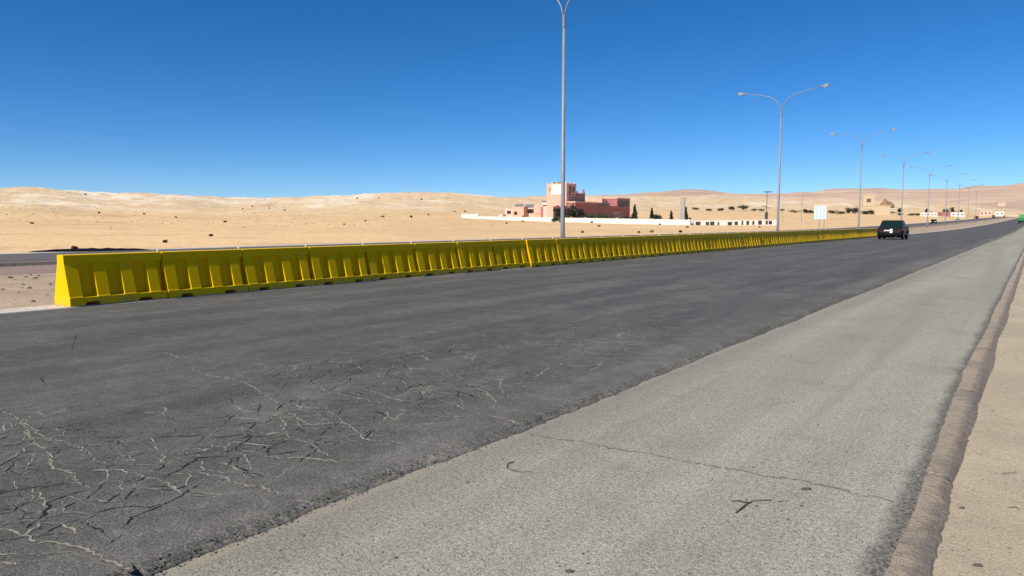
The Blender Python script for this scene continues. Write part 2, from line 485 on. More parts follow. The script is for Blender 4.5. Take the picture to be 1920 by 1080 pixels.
strip("road", [lambda y: (-15.2, 0), lambda y: (-12, 0), lambda y: (-8, 0), lambda y: (-5, 0), lambda y: (-3.75, 0),
               lipcol(-.11, 0, .004, 0), lipcol(-.075, -.004, .014, 1), lipcol(-.045, -.014, .018, 2), lipcol(-.016, -.027, .018, 3),
               lipcol(.012, -.038, .012, 4), lipcol(.035, -.058, .008, 5)], M['road'], RW)
SH = -.046
def kl(y): return .062*(1-sstep(4.5, 10, y))
def shl(y): return (-.57+kl(y)+wob(y, 7, .55), SH-.004)
strip("road_shoulder", [lambda y: (-3.6, SH), lambda y: (-2, SH), lambda y: (-.75, SH), lambda y: (-.62+kl(y)+wob(y, 7, .5), SH-.002),
                        lambda y: (shl(y)[0]+.03, SH-.03)], M['shoulder'], RW)
def kerbc(off, z, seed, a):
    def c(y):
        g = .010 if abs(((y+20.35) % 3.05)-1.5) < .016 else 0
        return -.575+off+kl(y)*(1-max(0, off)/.235)+wob(y, seed, a)+(.011 if y < 40 else 0)*n1(y, seed+30, 31)*(a > .36), SH+z-g+.005*n1(y, seed+20, 9)+.004*n1(y, seed+25+off*9, 23)
    return c
strip("kerb", [kerbc(-.012, -.03, 7, .55), kerbc(0, .004, 7, .55), kerbc(.03, .010, 7, .5), kerbc(.11, .010, 9, .35), kerbc(.16, .003, 9, .6),
               kerbc(.20, -.016, 10, .8), kerbc(.235, -.04, 10, .8)], M['kerb'], RW)
vcols = [(-.42, -.10), (-.36, -.074), (-.28, -.07), (0, -.068), (.5, -.07), (1.2, -.07), (2.5, -.07), (5, -.075), (9.5, -.085)]
strip("sand_verge", [(lambda x, z: (lambda y: (x+(.5*wob(y, 12) if x < -.3 else 0), z+(.010*n1(y+x*7, 15, 1.3)+.006*n1(y, 16+x, 4) if x > -.35 else 0))))(x, z) for x, z in vcols], M['verge'], RW)
strip("road_edge_strip", [lambda y: (-15.95, .012), lambda y: (-15.18+.04*n1(y, 30, .8), .014), lambda y: (-15.165+.04*n1(y, 30, .8), -.01)], M['edge'], coarse)
mcols = [-15.93, -16.6, -17.5, -18.8, -20.5, -22.5, -24.5, -26.3]
mrows = [-200.0, -60, -30]+[-14+.5*i for i in range(0, 70)]+[21+4.0*i for i in range(0, 30)]+[140+10.0*i for i in range(1, 111)]
strip("median_ground", [(lambda x: (lambda y: (x, .008+(.05+.07*n1(y+x*3, 33, .5)+.03*n1(y-x*5, 34, 1.7) if -26 < x < -16 else 0))))(x) for x in reversed(mcols)], M['median'], mrows)
strip("far_shoulder", [lambda y: (-31.2, .022), lambda y: (-26.2, .016)], M['far_paving'], coarse)
strip("far_kerb", [lambda y: (-31.5, .0), lambda y: (-31.48, .15), lambda y: (-31.22, .15), lambda y: (-31.18, .01)], M['kerb'], coarse)
strip("far_road", [lambda y: (-43.6+.15*n1(y, 50, .1), .03), lambda y: (-38, .035), lambda y: (-31.49, .03)], M['far_road'], coarse)
strip("far_edge_strip", [lambda y: (-45.6+.3*n1(y, 51, .1), .012), lambda y: (-43.5, .024)], M['edge'], coarse)

# cracks: thin ribbons lying in the asphalt, sunlit walls painted pale, shaded ones dark
def crack_mesh(name, lines, m, z, w0, seed, lat=1.0):
    rnd = random.Random(seed); mb = MB()
    for pts, wk in lines:
        P = [flat(p[0], p[1], z) if len(p) == 2 else Vector((p[0], p[1], z)) for p in pts]; Q = [P[0]]
        for a, b in zip(P, P[1:]):
            L = (b-a).length; k = max(2, int(L/.026)); d = (b-a).normalized(); pr = Vector((-d.y, d.x, 0))
            for i in range(1, k+1):
                j = 0 if i == k else (rnd.gauss(0, 1)*min(.010, L*.05)+.02*noise.noise(Vector((i*.23, seed*9.1+a.x*3, a.y*3))))*lat
                Q.append(a+(b-a)*(i/k)+pr*j)
        prev = None
        for i, q in enumerate(Q):
            t = (Q[min(i+1, len(Q)-1)]-Q[max(i-1, 0)]).normalized(); pr = Vector((-t.y, t.x, 0))
            e = min(1, min(i, len(Q)-1-i)/3.0+.35)
            ww = w0*wk*e*rnd.uniform(.25, 1.5)*(.75+.8*noise.noise(Vector((q.x*5, q.y*5, seed))))
            a = q+pr*ww; b = q-pr*ww
            if prev and rnd.random() > .05: mb.quad(tuple(prev[0]), tuple(prev[1]), tuple(b), tuple(a))
            prev = (a, b)
    return tag(mb.build(name, m), kind='structure')
def Z2(*p): return [(x*.4444, 600+y*.4444) for x, y in p]
def Z3(*p): return [(560+x*.4074, 640+y*.4074) for x, y in p]
def Z4(*p): return [(1280+x*.4074, 640+y*.4074) for x, y in p]
pale = [(Z2((0, 385), (60, 400), (90, 430), (140, 510), (215, 570), (220, 625), (300, 645), (340, 690), (380, 710)), 1.1),
        (Z2((90, 415), (180, 490), (260, 510), (350, 540), (400, 585), (440, 610)), .8),
        (Z2((640, 150), (700, 135), (770, 165)), .9), (Z2((815, 205), (880, 235), (960, 245), (1030, 262), (1080, 290), (1120, 315), (1170, 355)), 1.2),
        (Z2((1030, 258), (1140, 275)), .8), (Z2((1240, 355), (1300, 385), (1400, 390), (1440, 410)), 1.1), (Z2((1225, 390), (1280, 430), (1330, 445), (1440, 432)), 1.1),
        (Z2((1015, 545), (1060, 560), (1150, 580), (1280, 580), (1440, 600)), 1.2), (Z2((770, 635), (850, 645), (960, 670), (1010, 690), (1110, 705), (1190, 735)), 1.0),
        (Z2((480, 560), (540, 575), (570, 595)), 1), (Z2((390, 632), (520, 632), (600, 655), (700, 685), (740, 715), (775, 735)), 1.1),
        (Z2((500, 690), (520, 720)), 1.2), (Z2((140, 710), (190, 770), (205, 800)), 1.1),
        (Z2((0, 880), (70, 895), (130, 930), (220, 935), (290, 950), (370, 965), (420, 990), (490, 1025), (560, 1060)), 1.4),
        (Z2((-20, 985), (90, 990), (200, 985), (330, 978)), 1.2), (Z2((180, 855), (260, 855), (310, 880), (345, 900)), 1.0),
        (Z2((1280, 295), (1340, 290), (1400, 310)), 1), (Z2((-20, 1020), (100, 1030)), 1.2), (Z2((930, 600), (1000, 630), (1040, 640)), 1),
        (Z2((800, 745), (910, 738)), .9), (Z2((300, 230), (350, 238)), .8), (Z2((1180, 400), (1200, 440), (1195, 470)), 1),
        (Z3((80, 205), (150, 235), (270, 260), (400, 290)), 1), (Z3((300, 220), (380, 245), (470, 270)), 1), (Z3((0, 310), (50, 325), (100, 320), (190, 320)), 1),
        (Z3((150, 330), (220, 380), (260, 410), (300, 450), (400, 460), (500, 470)), 1.1), (Z3((0, 385), (70, 385), (180, 375)), 1),
        (Z3((540, 195), (620, 240), (600, 270)), 1), (Z3((640, 265), (700, 285), (800, 320), (870, 345), (960, 360), (1000, 385)), 1.2),
        (Z3((810, 205), (870, 240), (910, 280), (900, 310)), 1.2), (Z3((740, 240), (800, 265)), 1), (Z3((590, 345), (680, 345), (790, 350)), 1),
        (Z3((0, 535), (100, 545), (330, 550)), .9), (Z3((930, 205), (945, 240)), 1), (Z3((890, 185), (950, 185)), .9), (Z3((1080, 165), (1120, 145), (1150, 120)), 1),
        (Z3((1410, 60), (1540, 65)), .8), (Z3((1240, 105), (1300, 130)), .8), (Z3((360, 390), (400, 360), (410, 320)), 1), (Z3((50, 450), (90, 500), (145, 530)), .9),
        (Z3((20, 220), (60, 215)), 1), (Z3((560, 190), (600, 205), (660, 225)), .9), (Z3((400, 255), (480, 275), (545, 268)), .9)]
dark = [(Z2((0, 165), (120, 140), (200, 125), (300, 120), (325, 60)), .7), (Z2((1195, 470), (1130, 490), (1060, 490), (990, 545), (900, 575), (840, 580), (770, 620), (680, 675)), 1.0),
        (Z2((370, 715), (280, 740), (200, 770), (190, 820), (110, 880)), 1.2), (Z2((-10, 505), (50, 485)), 1), (Z2((0, 610), (60, 580), (90, 580)), 1.1),
        (Z2((0, 800), (60, 800), (130, 760)), 1.1), (Z2((530, 880), (550, 830), (600, 815), (720, 765), (850, 690)), .9), (Z2((430, 780), (500, 730)), 1.2),
        (Z2((270, 790), (320, 765)), 1.3), (Z2((1090, 390), (1095, 345)), .9), (Z2((440, 950), (520, 900)), .8), (Z2((10, 660), (60, 600)), .8),
        (Z2((150, 920), (260, 860), (330, 840)), .9), (Z2((340, 850), (420, 880), (440, 900)), .9), (Z2((170, 240), (185, 270)), .9), (Z2((560, 1078), (545, 1058)), .9),
        (Z3((300, 445), (350, 405)), .8), (Z3((160, 480), (200, 450)), .8)]
rnd = random.Random(3)
for k in range(24):      # small broken bits among the big cracks
    x = rnd.uniform(-6.6, -4.0); y = rnd.uniform(2.2, 5.6); a = rnd.uniform(-.5, .9); L = rnd.uniform(.06, .28)
    d = Vector((math.cos(a), math.sin(a), 0)) if rnd.random() < .6 else Vector((math.sin(a)*.4, math.cos(a), 0))
    def pxl(p):
        q = p-Vector((0, 0, EYE)); fw = Vector((-math.sin(YAW)*math.cos(PITCH), math.cos(YAW)*math.cos(PITCH), -math.sin(PITCH)))
        rt = Vector((math.cos(YAW), math.sin(YAW), 0)); up = rt.cross(fw); ww = q.dot(fw)
        return (960+1380*q.dot(rt)/ww, 540-1380*q.dot(up)/ww)
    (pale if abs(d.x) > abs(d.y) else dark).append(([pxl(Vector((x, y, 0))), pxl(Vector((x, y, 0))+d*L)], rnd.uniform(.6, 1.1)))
# alligator cells between the long cracks: a jittered hexagonal web, broken up
NX, NY, ax, ay = 13, 34, .36, .21
node = {}
for i in range(-1, NX+2):
    for j in range(-1, NY+2):
        for k in (0, 1):
            x = -8.2+ax*(i+(.5 if j % 2 else 0)); y = 1.5+ay*(j+(.36 if k else 0))*(1+.012*j)
            node[i, j, k] = Vector((x+rnd.gauss(0, .065), y+rnd.gauss(0, .035), 0))
def dens(p):
    q = noise.fractal(Vector((p.x*.62+3, p.y*.62, 4.4)), 1, 2, 3)
    zone = sstep(-8.0, -6.6, p.x)*(1-sstep(-4.35, -3.95, p.x))*(1-sstep(5.2, 8.5, p.y))
    calm = sstep(2.55, 2.95, p.y)*(1-sstep(4.3, 5.0, p.y))*(1-sstep(-5.9, -5.3, p.x))
    return zone*(1-calm)-.56+.8*q
for (i, j, k), a in list(node.items()):
    if k == 0: nb = [(i, j, 1), (i-(0 if j % 2 else 1), j-1, 1), (i+(1 if j % 2 else 0), j-1, 1)]
    else: nb = []
    for q in nb:
        if q not in node: continue
        b_ = node[q]; m_ = (a+b_)/2; v_ = dens(m_)
        if v_ > rnd.uniform(.02, .34):
            d = b_-a; across = abs(d.x) > abs(d.y)*1.15  # sun runs lengthwise: crosswise edges painted as lit, most others as shaded
            wd_ = min(1.0, .38+.8*v_)*rnd.uniform(.55, 1.1)
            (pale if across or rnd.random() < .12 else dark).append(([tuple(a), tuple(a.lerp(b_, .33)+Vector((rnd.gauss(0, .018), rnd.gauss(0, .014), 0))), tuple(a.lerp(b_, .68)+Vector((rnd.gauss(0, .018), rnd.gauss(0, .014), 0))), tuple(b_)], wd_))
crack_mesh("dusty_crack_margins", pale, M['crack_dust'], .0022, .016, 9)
crack_mesh("sunlit_cracks", pale, M['crack_pale'], .0030, .0064, 1)
crack_mesh("shaded_cracks", dark, M['crack_dark'], .0035, .0064, 2, .7)
crack_mesh("shoulder_cracks", [(Z3((1040, 420), (1130, 440), (1250, 455), (1350, 470), (1450, 490), (1571, 510)) + Z4((60, 560), (250, 590), (420, 625), (560, 640), (680, 670), (820, 705), (950, 730), (1040, 745)), 1.0)],
           M['crack_grey'], SH+.003, .014, 4, 1.2)

# ---------------------------------------------------------------- yellow plastic barriers
def m_yellow():
    s = NT("yellow_plastic", .5, .06)
    tc = s.t.nodes.new("ShaderNodeTexCoord"); s.pos = tc.outputs['Object']
    sep = s.t.nodes.new("ShaderNodeSeparateXYZ"); s.L(tc.outputs['Object'], sep.inputs[0])
    oi = s.t.nodes.new("ShaderNodeObjectInfo")
    of = s.t.nodes.new("ShaderNodeVectorMath"); of.operation = 'ADD'; s.L(tc.outputs['Object'], of.inputs[0])
    cmb = s.t.nodes.new("ShaderNodeCombineXYZ"); s.L(s.math('MULTIPLY', oi.outputs['Random'], 40), cmb.inputs[0]); s.L(cmb.outputs[0], of.inputs[1])
    n1 = s.noise(2.2, 5, .65, of.outputs[0]); n2 = s.noise(14, 4, .7, of.outputs[0])
    c = s.mix(oi.outputs['Random'], (.83, .515, .001), (.81, .485, .001))
    c = s.mix(s.math('MULTIPLY', s.rng(n1, .45, .72), .5), c, (.70, .44, .012))
    c = s.mix(s.math('MULTIPLY', s.rng(n2, .60, .72), .35), c, (.45, .31, .05))
    low = s.math('MULTIPLY', s.rng(sep.outputs[2], .22, .0), s.rng(n1, .35, .65))
    c = s.mix(s.math('MULTIPLY', low, .5), c, (.42, .32, .16))
    return s.out(c, n2, .05, .01)
M['yellow'] = m_yellow()
M['pin'] = mat("pale_pin", (.75, .70, .45), .5, var=.1)
ORD = ['', 'first', 'second', 'third', 'fourth', 'fifth', 'sixth', 'seventh', 'eighth', 'ninth', 'tenth', 'eleventh', 'twelfth', 'thirteenth', 'fourteenth', 'fifteenth',
       'sixteenth', 'seventeenth', 'eighteenth', 'nineteenth', 'twentieth', 'twenty-first', 'twenty-second', 'twenty-third', 'twenty-fourth', 'twenty-fifth', 'twenty-sixth']
BL = 1.970
def barrier_body():
    ribs = [(.0, .26), (.53, .79), (1.06, 1.32), (1.60, 1.85)]
    slots = [(.29, .57), (1.36, 1.64)]
    st = []
    cuts = sorted(set([0.0, BL]+[a for r in ribs for a in r]+[a for r in slots for a in r]))
    def isin(L, y): return any(a <= y <= b for a, b in L)
    secs = []
    for a, b in zip(cuts, cuts[1:]):
        m = (a+b)/2; secs.append((a, b, isin(ribs, m), isin(slots, m)))
    v = []; f = []
    def prof(rib, slot):
        z0 = .075 if slot else 0
        if rib: h = [(.335, z0), (.332, .165), (.318, .19), (.150, .800), (.144, .822), (.130, .993), (.122, 1.0)]
        else:   h = [(.335, z0), (.332, .165), (.160, .19), (.072, .800), (.144, .822), (.130, .993), (.122, 1.0)]
        return [(x, z) for x, z in h]+[(-x, z) for x, z in reversed(h)]
    n = 14; first = True
    for a, b, rb, sl_ in secs:
        for y, e in ((a, 1), (b, -1)):
            yy = y + (.010*e if 0 < y < BL else 0)
            base = len(v)
            for x, z in prof(rb, sl_): v.append((x, yy, z))
            if base > 0:
                p = base-n
                for k in range(n):
                    k2 = (k+1) % n; f.append((p+k, base+k, base+k2, p+k2))
    f.append(tuple(range(n))); f.append(tuple(len(v)-1-k for k in range(n)))
    me = bpy.data.meshes.new("body"); me.from_pydata(v, [], f); me.update()
    bm = bmesh.new(); bm.from_mesh(me); bmesh.ops.recalc_face_normals(bm, faces=bm.faces)
    bm.to_mesh(me); bm.free(); me.materials.append(M['yellow'])
    o = bpy.data.objects.new("body", me); link(o)
    bv = o.modifiers.new("bevel", 'BEVEL'); bv.width = .006; bv.segments = 2; bv.limit_method = 'ANGLE'; bv.angle_limit = R(28)
    return o
proto = empty("plastic_barrier")
bd = barrier_body(); bd.parent = proto
pn = MB(); pn.cyl((0, BL+.005, .86), (0, BL+.005, 1.035), .018, 10).cyl((0, BL+.005, 1.03), (0, BL+.005, 1.05), .030, 12)
pn.build("connector_pin", M['pin'], proto)
for z in (.36, .66): MB().box(-.05, .05, BL-.001, BL+.007, z, z+.09).build("coupling_lug", M['yellow'], proto)
NB = 49
rnd = random.Random(11)
offs = 0
for i in range(NB):
    o = proto if i == 0 else copy_tree(proto)
    y = 6.6+i*1.995
    if i == 8: offs += .055
    if i == 9: offs += .02
    if i in (15, 22, 30, 38): offs += rnd.uniform(-.03, .02)
    o.location = (-15.535+offs+rnd.uniform(-.006, .006)*(i > 0), y, .016+zroad(y)); o.rotation_euler = (0, rnd.uniform(-.006, .006), rnd.uniform(-.004, .004) if i else 0)
    g = 'yellow plastic barriers in a row along the median'
    if i == 0: lab = 'nearest yellow plastic barrier, its whole end face sunlit bright yellow'
    elif i == 8: lab = 'ninth yellow barrier from the near end, stepped out so a thin bright end shows'
    elif i < 25: lab = f'{ORD[i+1]} yellow plastic barrier counted from the near bright end of the row'
    elif i == NB-1: lab = 'last yellow plastic barrier at the far end of the row, by the dark car'
    else: lab = f'{ORD[NB-i]} yellow plastic barrier counted back from the far end behind the dark car'
    tag(o, lab, 'barrier', g)

# ---------------------------------------------------------------- lamp posts
M['galv'] = mat("galvanised_steel", (.255, .275, .295), .55, metal=.15, var=.2, scale=4, spec=.5, stretch=(1, 1, .25))
M['lamp_glass'] = mat("lamp_glass", (.45, .47, .48), .25, var=.1)
M['dark_metal'] = mat("dark_metal", (.10, .10, .11), .5, var=.2, metal=.3)
M['concrete'] = mat("concrete", (.42, .39, .34), .9, var=.25, scale=3, bump=.2)
lp = empty("lamp_post")
MB().box(-.3, .3, -.3, .3, -.15, .12, (.04, .04)).build("footing", M['concrete'], lp, .01)
pm = MB(); pm.tube([(0, 0, .1), (0, 0, .14)], .2, 16).tube([(0, 0, .13), (0, 0, 1.2), (0, 0, 12.85)], [.135, .132, .078], 16)
pole = pm.build("pole", M['galv'], lp, smooth=False)
for p in pole.data.polygons: p.use_smooth = len(p.vertices) == 4
dr = MB().box(.10, .145, -.06, .06, .55, .95).build("service_door", M['galv'], pole, .006)
cl = MB().tube([(0, 0, 12.7), (0, 0, 13.4)], .098, 16).build("collar", M['galv'], lp)
for s in (-1, 1):
    P = [(s*.05, 0, 13.3), (s*.10, 0, 13.6), (s*.22, 0, 13.95), (s*.45, 0, 14.33), (s*.8, 0, 14.68), (s*1.25, 0, 14.92), (s*1.9, 0, 15.1), (s*2.8, 0, 15.28), (s*3.9, 0, 15.47)]
    a = MB().tube(P, [.045]*5+[.041, .038, .035, .032], 10).build("arm", M['galv'], lp, smooth=True)
    h = MB(); h.tube([(s*3.75, 0, 15.45), (s*3.95, 0, 15.48), (s*4.2, 0, 15.53), (s*4.55, 0, 15.59), (s*4.72, 0, 15.61)], [.05, .085, .125, .12, .06], 12)
    hd = h.build("lamp_head", M['galv'], lp, smooth=True)
    MB().tube([(s*4.08, 0, 15.44), (s*4.35, 0, 15.42), (s*4.62, 0, 15.53)], [.06, .10, .06], 10).build("lens", M['lamp_glass'], hd, smooth=True)
labs = ['nearest tall grey lamp post, its twin arms cut by the top of the photo',
        'second twin-arm lamp post from the nearest, whole against the sky with both lamp heads clear',
        'third twin-arm lamp post from the nearest, left of the dark car']
for i in range(9):
    o = lp if i == 0 else copy_tree(lp)
    y = 36.9+43.9*i
    o.location = (-22.6, y, .05+zroad(y))
    lab = labs[i] if i < 3 else f'{ORD[i+1]} twin-arm lamp post from the nearest, small beyond the dark car'
    tag(o, lab, 'lamp post', 'twin-arm lamp posts along the median')

# ---------------------------------------------------------------- vehicles
M['tyre'] = mat("tyre_rubber", (.014, .014, .015), .85, var=.3)
M['rim'] = mat("wheel_rim", (.30, .31, .32), .4, metal=.6, var=.2)
M['glass_dark'] = mat("dark_glass", (.008, .020, .021), .3, var=.2, spec=.05)
M['red_lamp'] = mat("tail_lamp", (.085, .008, .012), .5, var=.2, spec=.1)
M['white_plate'] = mat("white_plate", (.82, .82, .80), .5, var=.05)
M['chrome'] = mat("chrome_trim", (.7, .7, .72), .2, metal=.9, var=.05)
M['black_trim'] = mat("black_trim", (.008, .008, .009), .7, var=.2, spec=.08)
M['head_lamp'] = mat("head_lamp", (.75, .76, .74), .15, var=.08, spec=.8)
def paint(name, c): return mat(name, c, .35, var=.08, scale=2, spec=.22)
def wheel(parent, x, y, r, wd):
    e = MB(); e.tube([(x-wd/2, y, r), (x-wd/2+.03, y, r), (x+wd/2-.03, y, r), (x+wd/2, y, r)], [r-.03, r, r, r-.03], 20)
    wh = e.build("wheel", M['tyre'], parent)
    rm = MB(); rm.cyl((x-wd/2-.008, y, r), (x+wd/2+.008, y, r), r*.58, 16); rm.build("rim", M['rim'], wh)
    return wh
def car(name, loc, rz, W, L, H, pm_, label, cat, group=None, roofk=.78, sedan=True, bk=.56):
    """rear at y=0, nose at y=L; lower hull lofted in width, cabin above it"""
    c = empty(name, loc, rz); hw = W/2; belt = H*bk; r = H*.215
    # hull: outline in y-z with wheel arches, lofted over four widths
    def outline(ins):
        pts = [(.02+ins, .30*H), (.0+ins, .42*H), (.04+ins, belt-.02)]
        if sedan: pts += [(.10, belt), (.22*L, belt+.02)]
        else: pts += [(.06, belt), (.2*L, belt+.01)]
        pts += [(.68*L, belt-.01), (.9*L, belt*.93), (L-.08-ins, belt*.82), (L-ins, .40*H), (L-.03-ins, .24*H)]
        def arch(cy):
            return [(cy+r*1.16*math.cos(a), r+r*1.16*math.sin(a)) for a in [math.pi*k/8 for k in range(9)]]
        lo = .16*H
        pts += [(L-.12, lo)]+[(y, max(z, lo)) for y, z in arch(.80*L)]+[(y, max(z, lo)) for y, z in arch(.20*L)]+[(.10, lo)]
        return pts
    bm = bmesh.new(); rings = []
    for x, ins, sh in ((-hw+.05, .05, .02), (-hw, 0.02, 0), (-hw*.5, 0, -.01), (hw*.5, 0, -.01), (hw, .02, 0), (hw-.05, .05, .02)):
        rings.append([bm.verts.new((x, y, z-(sh if z > .4*H else 0))) for y, z in outline(ins)])
    rings = [rings[0]]+rings[1:]
    n = len(rings[0])
    for a, b in zip(rings, rings[1:]):
        for k in range(n): bm.faces.new((a[k], a[(k+1) % n], b[(k+1) % n], b[k]))
    bm.faces.new(rings[0]); bm.faces.new(list(reversed(rings[-1])))
    bmesh.ops.recalc_face_normals(bm, faces=bm.faces)
    me = bpy.data.meshes.new("body"); bm.to_mesh(me); bm.free(); me.materials.append(pm_)
    link(bpy.data.objects.new("body", me), c)
    # cabin
    y0, y1 = (.12*L, .74*L) if sedan else (.02*L, .74*L)
    t0, t1 = (.25*L, .56*L) if sedan else (.06*L, .56*L)
    wb, wt = hw-.03, hw*roofk
    zb, zt = belt-.03, H
    b8 = [(-wb, y0, zb), (wb, y0, zb), (wb, y1, zb), (-wb, y1, zb), (-wt, t0, zt-.05), (wt, t0, zt-.05), (wt, t1, zt-.04), (-wt, t1, zt-.04)]
    mb = MB(); mb.v += b8
    top = [(-wt*.86, t0+.10, zt), (wt*.86, t0+.10, zt), (wt*.86, t1-.10, zt+.0), (-wt*.86, t1-.10, zt)]
    mb.v += top
    mb.f += [(0, 1, 5, 4), (1, 2, 6, 5), (2, 3, 7, 6), (3, 0, 4, 7), (8, 9, 10, 11), (4, 5, 9, 8), (5, 6, 10, 9), (6, 7, 11, 10), (7, 4, 8, 11)]
    mb.build("roof", pm_, c, .02)
    V = [Vector(p) for p in b8]
    def pane(name, a, b, cc, d, i0, i1, j0, j1, off=.012):
        nrm = (b-a).cross(d-a).normalized(); ctr = (a+b+cc+d)/4
        if nrm.dot(ctr-Vector((0, (y0+y1)/2, (zb+zt)/2))) < 0: nrm = -nrm
        def P(u, v): return a*(1-u)*(1-v)+b*u*(1-v)+cc*u*v+d*(1-u)*v
        q = [P(i0, j0), P(i1, j0), P(i1, j1), P(i0, j1)]
        m_ = MB(); m_.v += [tuple(p+nrm*off) for p in q]+[tuple(p-nrm*.01) for p in q]
        m_.f += [(0, 1, 2, 3), (0, 4, 5, 1), (1, 5, 6, 2), (2, 6, 7, 3), (3, 7, 4, 0)]
        return m_.build(name, M['glass_dark'], c)
    pane("rear_window", V[0], V[1], V[5], V[4], .07, .93, .12, .9)
    pane("windscreen", V[3], V[2], V[6], V[7], .06, .94, .1, .92)
    for a, b, cc, d in ((V[1], V[2], V[6], V[5]), (V[0], V[3], V[7], V[4])):
        pane("side_window", a, b, cc, d, .10, .47, .14, .88); pane("side_window", a, b, cc, d, .51, .88, .14, .88)
    # ends
    MB().box(-hw+.02, hw-.02, -.09, .10, .20*H, .34*H).build("bumper", M['black_trim'], c, .025)
    MB().box(-hw+.02, hw-.02, L-.10, L+.07, .18*H, .32*H).build("bumper", M['black_trim'], c, .025)
    for s in (-1, 1):
        x0, x1 = sorted((s*(hw-.04), s*(hw-.46)))
        MB().box(x0, x1, -.012, .05, .42*H, .52*H).build("tail_light", M['red_lamp'], c, .01)
        MB().box(x0, x1, L-.09, L+.02, .36*H, .44*H).build("headlight", M['head_lamp'], c, .01)
        m_ = MB(); x0, x1 = sorted((s*(hw-.02), s*(hw+.15))); m_.box(x0, x1, .66*L, .69*L, belt, belt+.12); m_.build("wing_mirror", M['black_trim'], c, .02)
        for yy in (.20*L, .80*L): wheel(c, s*(hw-.10), yy, r, .19)
    MB().box(-hw*.86, hw*.86, .3, L-.3, .10*H, .24*H).build("underside", M['black_trim'], c)
    tag(c, label, cat, group)
    return c
dk = paint("dark_green_paint", (.006, .010, .010))
mc = car("parked_car", (-11.83, 81.0, .004), 0, 2.25, 4.5, 1.90, dk, 'dark green-black saloon car seen from behind, driving beside the end of the yellow barriers', 'car', roofk=.80, bk=.60)
mc.name = "saloon_car"
pl = MB().box(-.52, -.03, -.028, .02, .84, .94).build("number_plate", M['white_plate'], mc)
MB().box(.0, .24, -.025, .02, .62, 1.05).build("white_panel_or_glint", M['white_plate'], mc)  # bright glint on the tail painted as a white box
MB().box(-.9, .9, -.020, .03, .745, .765).build("chrome_strip", M['chrome'], mc)
MB().cyl((.55, -.12, .30), (.55, .4, .30), .035, 10).build("exhaust_pipe", M['chrome'], mc)

onc = [(1751, 424, 2.1, 4.6, 1.75, (.018, .012, .018), 'dark purple-black car coming along the far carriageway, nearest of the oncoming vehicles', False),
       (1796, 417.5, 1.8, 4.3, 1.45, (.35, .37, .38), 'silver car with dark windscreen on the far carriageway', True),
       (1831, 411.5, 2.6, 6.0, 2.6, (.03, .02, .03), 'dark tall van on the far carriageway, between silver car and brown van', False),
       (1863, 407.5, 2.7, 6.0, 2.8, (.16, .10, .07), 'brown boxy van far away on the far carriageway', False),
       (1883, 407, 2.2, 5.0, 2.3, (.13, .09, .07), 'tiny brown van, the farthest on the far carriageway', False)]
for px, py, W, L, H, colr, lab, sd_ in onc:
    p = at_X(px, py, -36.5); y = p.y
    car("oncoming_car", (-36.5, y, zroad(y)+.035), math.pi, W, L, H, paint("paint_"+lab.split()[0], colr), lab, 'car', 'oncoming vehicles on the far carriageway', sedan=sd_, roofk=.9 if not sd_ else .78)

# green lorry at the right end of the road
M['green'] = paint("green_paint", (.035, .25, .085)); M['green_dark'] = paint("green_cab", (.02, .12, .06))
ty = 365; lz = zroad(ty)
t = empty("lorry", (-5.1, ty, lz))
MB().box(-1.25, 1.25, 0, 6.6, 1.05, 1.18).build("chassis", M['black_trim'], t)
cb = MB().box(-1.3, 1.3, -.02, 6.5, 1.19, 2.35).box(-1.24, 1.24, .1, 6.3, 2.351, 3.75, (.25, .35)).build("cargo_bed", M['green'], t, .04)
tl = MB()
for k in range(5): tl.box(-1.25+k*.54, -1.2+k*.54, -.06, -.021, 1.25, 2.3)
tl.build("tailgate_rib", M['green_dark'], cb)
MB().box(-1.2, 1.2, 6.75, 8.7, .8, 3.0, (.08, .2)).build("cab", M['green_dark'], t, .08)
MB().box(-1.05, 1.05, 8.5, 8.62, 1.9, 2.7).build("windscreen", M['glass_dark'], t)
for s in (-1, 1):
    MB().box(min(s*.75, s*1.15), max(s*.75, s*1.15), -.1, -.03, 1.0, 1.17).build("tail_light", M['red_lamp'], t)
    for yy in (1.2, 2.4, 7.6): wheel(t, s*1.05, yy, .5, .42)
MB().box(-1.2, 1.2, -.12, -.04, .55, .7).build("bumper", M['black_trim'], t, .02)
tag(t, 'green lorry with loaded bed, far off at the right edge of the photo', 'lorry')

# ---------------------------------------------------------------- roadside board
M['board'] = mat("white_board", (.66, .72, .78), .5, var=.04); M['board_blue'] = mat("blue_band", (.44, .57, .70), .5, var=.08)
y = 176; a = at_Y(1527, 386, y); b_ = at_Y(1549, 411, y); bx = (a.x+b_.x)/2; gz = land(bx, y)[0]
sg = empty("road_sign", (bx, y, gz)); hw = abs(b_.x-a.x)/2; z0, z1 = b_.z-gz, a.z-gz
bp_ = MB().box(-hw, hw, -.04, .04, z0, z1).build("panel", M['board'], sg, .01)
for u in (-.55, .1, .62): MB().box(hw*u-.13, hw*u+.13, -.05, -.041, z0+.1, z1-.1).build("stripe", M['board_blue'], bp_)
for u in (-.08, .42): MB().cyl((hw*u*1.6, .08, -.2), (hw*u*1.6, .08, z1-.1), .07, 10).build("leg", M['galv'], sg)
tag(sg, 'pale blue and white striped roadside board on two legs behind the yellow barriers', 'sign')

